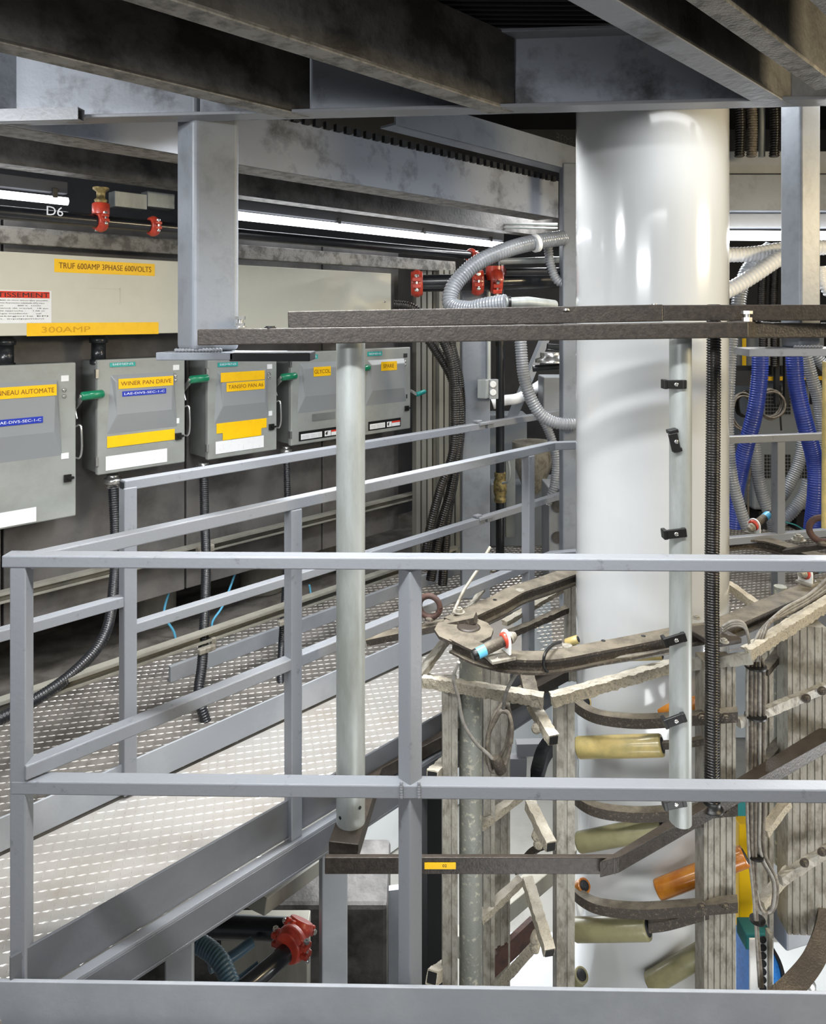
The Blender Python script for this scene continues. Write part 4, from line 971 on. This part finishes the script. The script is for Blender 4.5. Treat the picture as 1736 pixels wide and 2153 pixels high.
rough(P(770, 1340, 2.66), P(892, 1318, 2.6), .03, .012, m='dust')
rough(P(1060, 1338, 2.95), P(1212, 1272, 3.2), .03, .025, m='dustdark'); rough(P(1060, 1310, 3.0), P(1205, 1225, 3.35), .03, .02, m='dust')
rough(P(1095, 1372, 2.6), P(1122, 1480, 2.45), .05, .02, m='dustdark')
# roller arms: square bars bent round the bubble
def arm(pts, lab='roller_arm', h=.034, wd=.036, m='dustdark'):
    pp = spline(pts, 7); o = MB().strip(pp, wd, h).build(lab, m, cage)
    return o
for dy, e in ((0, 0), (196, 0), (398, 0)):
    arm([P(1204, 1470+dy, 2.66), P(1226, 1492+dy, 2.58), P(1262, 1508+dy, 2.52), P(1330, 1516+dy, 2.48), P(1400, 1514+dy, 2.45), P(1550, 1502+dy, 2.375)])
    for x in (1474, 1524): MB().hexbolt(P(x, 1508+dy, 2.36-.0*(x > 1500)), (0, -1, 0), .011, .010).build('bolt', 'dustdark', cage)
arm([P(1204, 1440, 2.72), P(1240, 1455, 2.66), P(1300, 1462, 2.62)], m='dustdark') if False else None
# rollers
def roller(a, b, r, m, nm='roller'):
    a = V(a); b = V(b); d = b-a; l = d.length
    o = MB().lathe(a, d, [(0, r*.7), (0, r*.93), (l*.02, r), (l*.5, r*1.02), (l*.98, r), (l, r*.93), (l, r*.7)], 30).build(nm, m, cage)
    MB().lathe(b-d.normalized()*.004, d, [(0, r*.68), (.006, r*.68), (.008, r*.3)], 20).build('roller_core', 'dark', o)
    MB().lathe(a+d.normalized()*.004, -d, [(0, r*.68), (.006, r*.68), (.008, r*.3)], 20).build('roller_core', 'dark', o)
roller(P(1214, 1572, 2.60), P(1392, 1567, 2.48), .036, 'tan'); arm([P(1388, 1567, 2.48), P(1440, 1563, 2.44), P(1484, 1555, 2.42)], h=.022, wd=.022)
roller(P(1216, 1772, 2.60), P(1392, 1738, 2.48), .034, 'olive'); arm([P(1388, 1740, 2.48), P(1484, 1728, 2.42)], h=.022, wd=.022)
roller(P(1208, 1955, 2.60), P(1362, 1951, 2.48), .037, 'olive'); arm([P(1362, 1945, 2.48), P(1410, 1938, 2.46), P(1490, 1915, 2.42)], h=.034, wd=.03)
roller(P(1382, 1872, 2.56), P(1566, 1800, 2.50), .033, 'amber')
roller(P(1366, 2068, 2.56), P(1500, 1990, 2.50), .034, 'olive')
roller(P(1386, 1495, 2.60), P(1500, 1472, 2.52), .024, 'amber')
roller(P(1190, 1352, 2.80), P(1215, 1344, 2.78), .016, 'tan') ; roller(P(1196, 1478, 2.70), P(1230, 1476, 2.62), .028, 'tan')
roller(P(1200, 1880, 2.70), P(1228, 1862, 2.62), .025, 'amber'); roller(P(1205, 2068, 2.68), P(1222, 2050, 2.62), .026, 'olive')
roller(P(1300, 1383, 2.56), P(1392, 1380, 2.50), .012, 'tan')
# left dusty stub arms
def stub(a, b, w_=.035, m='dust'):
    o = MB().rough(V(a), V(b), w_, w_, Z, .012, .0016).build('stub_arm', m, cage)
    d = (V(b)-V(a)).normalized(); MB().bar(V(b)-d*.002, V(b)+d*.003, w_*.8, w_*.8).build('end_cap', 'black', o)
stub(P(1118, 1480, 2.50), P(1163, 1556, 2.34)); stub(P(1113, 1690, 2.48), P(1158, 1780, 2.32)); stub(P(1108, 1850, 2.50), P(1155, 2003, 2.30))
stub(P(940, 1605, 2.62), P(908, 1634, 2.42), .04); stub(P(945, 2030, 2.62), P(908, 2056, 2.42), .038)
rough(P(1008, 1737, 2.60), P(1095, 1670, 2.72), .03, .026, 'brace'); rough(P(1008, 1932, 2.60), P(1095, 1850, 2.72), .03, .026, 'brace')
rough(P(1056, 2064, 2.55), P(1135, 1975, 2.45), .03, .028, 'brace'); rough(P(1010, 1498, 2.8), P(1100, 1450, 2.9), .03, .026, 'brace', 'dustdark')
MB().bar(P(1030, 2035, 2.72), P(1125, 1945, 2.80), .02, .075).build('brown_plate', 'rust', cage)
for p in ((1132, 1772), (1125, 1990), (1128, 1530), (1128, 1755), (1125, 1972)): MB().lathe(P(*p, 2.42), (-.4, -1, 0), [(-.02, .014), (.0, .016), (.012, .016), (.016, .009)], 12).build('knuckle', 'dust', cage)
arm([P(1160, 1560, 2.9), P(1140, 1590, 2.85), P(1125, 1640, 2.8), P(1110, 1670, 2.8)], h=.05, wd=.05, m='pipeblack')
arm([P(1160, 1772, 2.55), P(1120, 1790, 2.65), P(1090, 1830, 2.75)], h=.03, wd=.03)
# right side arms and angle bars
for dy in (0, 190):
    rough(P(1605, 1412+dy, 2.72), P(1680, 1325+dy, 2.95), .034, .026, 'brace', 'dustdark')
rough(P(1552, 1520, 2.5), P(1760, 1435, 2.66), .02, .032, 'angle_bar', 'alu'); rough(P(1640, 1850, 2.55), P(1760, 1775, 2.64), .02, .036, 'angle_bar', 'alu')
for x, y, Y in ((1694, 1468, 2.60), (1727, 1452, 2.62), (1690, 1813, 2.57), (1727, 1790, 2.6)): MB().hexbolt(P(x, y, Y-.015), (0, -1, 0), .011, .010).build('bolt', 'dustdark', cage)
rough(P(1606, 1750, 2.62), P(1655, 1685, 2.7), .03, .03, 'brace', 'dust'); rough(P(1600, 1900, 2.62), P(1660, 1830, 2.7), .03, .03, 'brace', 'dust')
rough(P(1530, 1230, 2.9), P(1600, 1280, 2.75), .03, .03, 'brace', 'dust')
# hose guide plate
o = MB(); c = G(1500, 1338, ZR-.005); o.box(c+Z*.004, .115, .13, .018, (1, .35, 0)); o.build('hose_guide', 'frame', cage, .004)
for x, y in ((1463, 1300), (1522, 1350)): MB().hexbolt(G(x, y, ZR+.01), Z, .010, .008).build('bolt', 'alu', cage)

# the black corrugated hose
single('corrugated_hose', hose_mb([P(1500, 640, 2.36), P(1500, 760, 2.36), P(1498, 1000, 2.35), P(1496, 1250, 2.34), P(1497, 1400, 2.33), P(1496, 1560, 2.30), P(1496, 1692, 2.28)], .0235, .0085, .0048, 18), 'rubber', 'long black corrugated hose running straight down beside the right galvanised pipe', 'hose')
single('hose_fitting', MB().lathe(P(1496, 1702, 2.28), Z, [(0, .034), (.006, .034), (.007, .026), (.03, .026)], 20), 'black', 'black fitting where the corrugated hose meets the lower frame bar', 'fitting')
# cage base plates that carry the posts of the floor ring: cable bundles
t = thing('cable_bundle', 'bundle of dusty cables tied together hanging right of the wide aluminium column', 'cable bundle', tuple(P(1588, 1800, 2.5)))
for k in range(9):
    x = 1570+k*4.5; Y = 2.50+.01*(k % 2)
    MB().tube(spline([P(x+(1590-x)*.3, 1385, Y), P(x, 1420, Y), P(x+1.5*math.sin(k), 1560, Y), P(x, 1700, Y), P(x+(1588-x)*.25, 1800, Y), P(1585+k*1.5, 1900+k*8, Y), P(1596+k*1.6, 2075, Y)] if k < 5 else
        [P(x+(1590-x)*.3, 1385, Y), P(x, 1420, Y), P(x, 1560, Y), P(x, 1700, Y), P(x+1, 1790, Y), P(1608+k*3, 1850, Y), P(1612+k*2.5, 1895, Y), P(1612+k, 1918, Y), P(1600, 1912, Y), P(1590, 1870, Y), P(1585, 1800, Y)], 6), .0052, 8).build('cable', 'cabled' if k % 3 else 'cable', t)
for y in (1401, 1505, 1800, 1934):
    MB().lathe(P(1588 if y < 1900 else 1592, y, 2.505)-Z*.003, Z, [(0, .036 if y < 1700 else .026), (.006, .036 if y < 1700 else .026)], 20).build('cable_tie', 'black', t)
t = thing('cable_bundle', 'slanting bundle of dusty cables rising to the sensor at the right edge', 'cable bundle', tuple(P(1600, 1370, 2.45)))
for k in range(6):
    MB().tube(spline([P(1575+k*4, 1390, 2.45), P(1586+k*3, 1350, 2.44), P(1605+k*3, 1318-k*2, 2.46), P(1650, 1278+k*3, 2.55), P(1700, 1250+k*3, 2.6), P(1750, 1205+k*6, 2.62)], 6), .0048, 7).build('cable', 'cabled' if k % 2 else 'cable', t)
for k in range(3):
    single('ring_cable', cable_mb([P(1518, 1318+k*5, 2.42), P(1540, 1306+k*5, 2.42), P(1562, 1310+k*4, 2.42), P(1572, 1335, 2.42), P(1576, 1370, 2.44)], .005), 'cable', ('upper', 'middle', 'lower')[k]+' pale cable arching right of the hose guide plate', 'cable')
for k in range(2):
    single('ring_cable', cable_mb([P(1058, 1490, 2.33), P(1066, 1450, 2.31), P(1095, 1405, 2.29), P(1135, 1390+k*8, 2.27), P(1250, 1388+k*8, 2.33), P(1330, 1378+k*7, 2.36), P(1420, 1364+k*6, 2.42)], .0062), 'cable', ('upper' if k == 0 else 'lower')+' pale cable tied under the front ring segment', 'cable')
single('cable_tie', cable_mb([P(1178, 1350, 2.36), P(1160, 1357, 2.30), P(1145, 1376, 2.24), P(1143, 1400, 2.24), P(1150, 1412, 2.25)], .005).add([], []), 'black', 'black cable tie looped over the front ring segment', 'cable tie')
coil(1050, 1556, 2.36, .036, .098, 'hanging coil of dusty grey cable left of the dusty stub arm', 'cabled', 4, 5, .15, .0065)
single('sensor_cable', cable_mb([P(964, 1392, 2.26), P(953, 1425, 2.28), P(963, 1465, 2.30), P(974, 1520, 2.32), P(1000, 1562, 2.33), P(1032, 1592, 2.34), P(1046, 1618, 2.35)], .0058), 'cable', 'pale grey cable drooping from the blue-banded sensor to the coil', 'cable')
single('cable_plug', MB().lathe(P(1040, 1592, 2.34), P(1054, 1622, 2.35)-P(1040, 1592, 2.34), [(0, .012), (.01, .018), (.055, .019), (.06, .012)], 16), 'dustdark', 'dusty plug at the bottom of the cable coil', 'plug')
# sensors
def sensor(o, k, ax, lab, blue=True, name='ultrasonic_sensor'):
    t = thing(name, lab, 'sensor', tuple(o)); o = V(o); ax = V(ax).normalized(); sd = Z.cross(ax).normalized()
    m = MB(); m.box(o+Z*.005, .085*k, .10*k, .010, sd, Z); m.build('base_plate', 'alu', t, .002)
    n = 14; pr = [(-.036*k, 0), (.036*k, 0), (.036*k, .045*k)]+[(.036*k*math.cos(a*math.pi/n), .045*k+.036*k*math.sin(a*math.pi/n)) for a in range(n+1)]+[(-.036*k, .045*k)]
    MB().prism(pr, o+Z*.01-ax*.035*k, sd, Z, ax*.007).build('upright_bracket', 'white', t, .001)
    c = o+Z*(.055*k)
    MB().lathe(c-ax*.035*k, ax, [(-.006, .024*k), (.0, .030*k), (.012, .030*k), (.014, .024*k)], 20).build('red_washer', 'redc', t)
    MB().lathe(c-ax*.06*k, ax, [(0, .016*k), (.0, .020*k), (.12*k, .020*k)], 24).build('body', 'dustdark', t)
    MB().lathe(c+ax*.06*k, ax, [(0, .0205*k), (.035*k, .0205*k)], 24).build('blue_band', 'cyan', t)
    MB().lathe(c+ax*.095*k, ax, [(0, .0205*k), (.016*k, .020*k), (.02*k, .014*k)], 24).build('end_plug', 'black', t)
    MB().lathe(c-ax*.075*k, ax, [(0, .012*k), (.02*k, .022*k), (.028*k, .022*k)], 20).build('nut', 'alu', t)
    for q in (-1, 1): MB().hexbolt(o+Z*.010+sd*q*.022*k+ax*.02*k, Z, .006*k, .005).build('bolt', 'chrome', t)
    return t
sensor(G(1062, 1383, ZR+.001)+V((-.02, .0, 0)), .82, (-.88, -.35, -.25), 'blue-banded sensor on a white bracket at the front left of the cage ring')
sensor(G(1592, 1122, ZR+.001), .95, (.75, .45, .28), 'sensor on a pale angle bracket on the rear right of the cage ring')
sensor(G(1700, 1226, ZR+.001), .8, (.8, .5, 0), 'dusty sensor partly out of view at the right edge of the ring')
# lifting eye bolts
def eye(p, r, lab, ax=(0, 1, 0)):
    t = thing('lifting_eye', lab, 'eye bolt', tuple(p)); p = V(p); c = p+Z*(r*1.25); ax = V(ax).normalized(); u = ax.cross(Z).normalized()
    m = MB(); m.tube([c+u*r*math.cos(a*math.pi/12)+Z*r*math.sin(a*math.pi/12) for a in range(25)], r*.27, 12, cap=False); m.build('eye', 'rust', t)
    MB().lathe(p, Z, [(0, r*.5), (r*.2, r*.45), (r*.35, r*.28)], 16).build('collar', 'dustdark', t)
eye(P(903, 1303, 2.55), .037, 'rusty lifting eye behind the middle railing post', (.3, 1, 0))
eye(P(1729, 1145, 3.05), .05, 'rusty lifting eye at the right edge of the cage ring', (.5, 1, 0))
MB().bar(P(1650, 1160, 3.2), P(1760, 1142, 3.05), .06, .02).build('tie_bar', 'frame', cage)
MB().hexbolt(P(1678, 1136, 3.15), Z, .02, .016).build('bolt', 'alu', cage)
single('tie_rod', MB().tube([P(952, 1290, 2.6), P(975, 1240, 2.65), P(1005, 1196, 2.7), P(1030, 1150, 2.75)], .006, 10), 'alu', 'thin pale rod rising from the left ring bolt', 'rod')
single('cream_pole', MB().tube([P(1733, 1110, 2.95), P(1735, 760, 2.95)], .012, 14), 'tan', 'thin cream pole at the extreme right edge', 'pole')

# ================================================================== LOWER LEVEL
t = thing('fire_main_pipe', 'pair of dark pipes with a red coupling under the walkway', 'pipe', tuple(P(620, 1990, 2.6)))
MB().tube([P(400, 1948, 2.75), P(500, 1950, 2.7), P(610, 1956, 2.62)], .038, 22).build('pipe', 'pipeblack', t)
MB().tube([P(500, 2090, 2.35), P(560, 2040, 2.42), P(622, 1985, 2.55)], .030, 22).build('pipe', 'pipeblack', t)
coupling(P(612, 1985, 2.52), P(640, 1950, 2.6)-P(560, 2040, 2.42), .040, t, V((-.6, -1, .6)))
coupling(P(630, 1948, 2.60), (.4, .6, .9), .034, t, V((1, -1, 0)))
single('air_hose', hose_mb([P(360, 1965, 2.5), P(420, 1985, 2.45), P(462, 2020, 2.4), P(488, 2075, 2.35)], .030, .012, .003, 16), 'slatehose', 'slate blue ribbed hose under the walkway at lower left', 'hose')
single('air_hose', MB().tube(spline([P(440, 2035, 2.5), P(490, 2010, 2.55), P(530, 1980, 2.6)], 6), .018, 14), 'slatehose', 'smooth slate blue hose end left of the lower red coupling', 'hose')
single('air_hose', MB().tube(spline([P(480, 2080, 2.38), P(520, 2050, 2.42), P(545, 2030, 2.44)], 6), .016, 14), 'slatehose', 'short slate blue hose beneath the lower red coupling', 'hose')
single('cable_tray', MB().bar(P(530, 1895, 2.6), P(680, 1790, 3.0), .12, .055), 'fluted', 'pale cable tray tucked under the walkway edge beam', 'cable tray', bevel=.003)
single('machine_block', MB().box(P(470, 1990, 3.3), 1.5, .4, .7), 'beamdirty', 'dark machine housing in the shadow under the walkway', 'machine', bevel=.02)
single('machine_block', MB().box(P(560, 2010, 3.0), .35, .1, .30), 'fluted', 'pale plate with bolt holes behind the lower red coupling', 'plate', bevel=.004)
single('wall_plate', MB().prism([(0, 0), (.34, 0), (.34, 1.5), (0, 1.5)], P(740, 2600, 3.2), V((1, .15, 0)), Z, V((0, .03, 0))), 'toe', 'tall grey sheet metal panel below the dark frame bar', 'panel')
single('support_column', MB().box(P(915, 1900, 2.95)+Z*-.8, .10, .10, 3.0, (1, .3, 0)), 'dark', 'dark column behind the left aluminium column', 'column')
single('steel_bar', MB().bar(P(900, 1530, 3.1), P(1130, 1420, 3.6), .05, .06), 'dark', 'dark bar passing behind the left columns', 'bar')
single('platform_beam', MB().bar(P(960, 1990, 3.4), P(1260, 1745, 4.6), .09, .09), 'fluted', 'pale diagonal beam seen behind the left cage columns', 'beam', bevel=.004)
single('steel_bar', MB().bar(P(1085, 1572, 3.6), P(1180, 1570, 3.6), .05, .06).bar(P(1070, 1615, 3.6), P(1105, 1616, 3.6), .05, .12), 'dark', 'dark bar against the bright lower hall', 'bar')
single('pedestal', MB().box(P(1130, 2060, 3.0)+Z*-.4, .42, .3, .95), 'toe', 'grey-green machine base below the left cage arms', 'machine base', bevel=.01)
# machine at lower right
t = thing('yellow_post', 'bright yellow machine post between the wide column and the cable bundle', 'post', tuple(P(1560, 1930, 2.9)))
MB().box((U(1562)*2.9, 2.9, P(0, 1835, 2.9).z), .055, .05, .42).build('post', 'yel', t, .003)
single('teal_panel', MB().box((U(1640)*3.3, 3.35, P(0, 1740, 3.3).z), .36, .04, .30), 'tealm', 'dark teal panel behind the right cage columns', 'panel', bevel=.003)
t = thing('machine_guard', 'bright blue perforated curved guard at the lower right', 'guard', tuple(P(1600, 2080, 2.75)))
cc = P(1575, 2075, 2.8); m = MB(); Rg = .125
pr = [(Rg*math.cos(a), Rg*1.55*math.sin(a)) for a in [math.pi/2*i/14*1.0 for i in range(15)]]+[(0, Rg*.9), (0, -.25), (Rg, -.25)]
m.prism(pr, cc, V((1, 0, 0)), Z, V((0, .12, 0))); m.build('guard', 'bluem', t, .004)
m = MB(); m.prism([((Rg+.012)*math.cos(a), (Rg*1.55+.012)*math.sin(a)) for a in [math.pi/2*i/14 for i in range(15)]]+[(Rg*math.cos(a), Rg*1.55*math.sin(a)) for a in [math.pi/2*i/14 for i in range(14, -1, -1)]], cc+V((0, -.01, 0)), V((1, 0, 0)), Z, V((0, .14, 0))); m.build('rim', 'black', t)
t = thing('perforated_strip', 'upright strip with a row of round holes in front of the blue guard', 'perforated strip', tuple(P(1600, 2080, 2.65)))
MB().box(P(1600, 2060, 2.66), .085, .008, .30).build('strip', 'white', t)
MB().box(P(1616, 2050, 2.655), .012, .03, .32).build('edge', 'alu', t)
for j in range(9): MB().lathe(P(1603, 1975+j*17, 2.654), (0, -1, 0), [(0, .013), (.003, .013)], 16).build('hole', 'dark', t)
single('machine_cover', MB().box(P(1585, 1962, 2.75), .10, .08, .06), 'tealm', 'small dark green cover above the perforated strip', 'cover', bevel=.005)
m = MB(); pp = spline([P(1722, 1880, 2.75), P(1718, 1950, 2.65), P(1690, 2020, 2.55), P(1640, 2080, 2.45), P(1580, 2130, 2.4)], 8); m.strip([p+V((.03, 0, 0)) for p in pp], .065, .03, V((0, -.5, .85)).normalized())
single('curved_beam', m, 'frame', 'dark brown curved beam sweeping down at the lower right corner', 'beam')
single('machine_block', MB().box(P(1655, 1900, 3.1), .2, .2, .2, (1, .3, 0)), 'toe', 'dark grey bracket block behind the loop of cables', 'machine', bevel=.01)
single('machine_block', MB().lathe(P(1692, 2095, 2.6), Z, [(0, .035), (.05, .035), (.06, .02)], 20), 'chrome', 'shiny metal cap at the bottom right corner', 'cap')
single('machine_block', MB().box(P(1690, 2140, 3.4)+Z*-.3, 1.0, .5, .9), 'palewall', 'pale machine table at the lower right corner', 'machine', bevel=.02)
for o in list(bpy.data.objects):
    if '_loc' in o: del o['_loc']
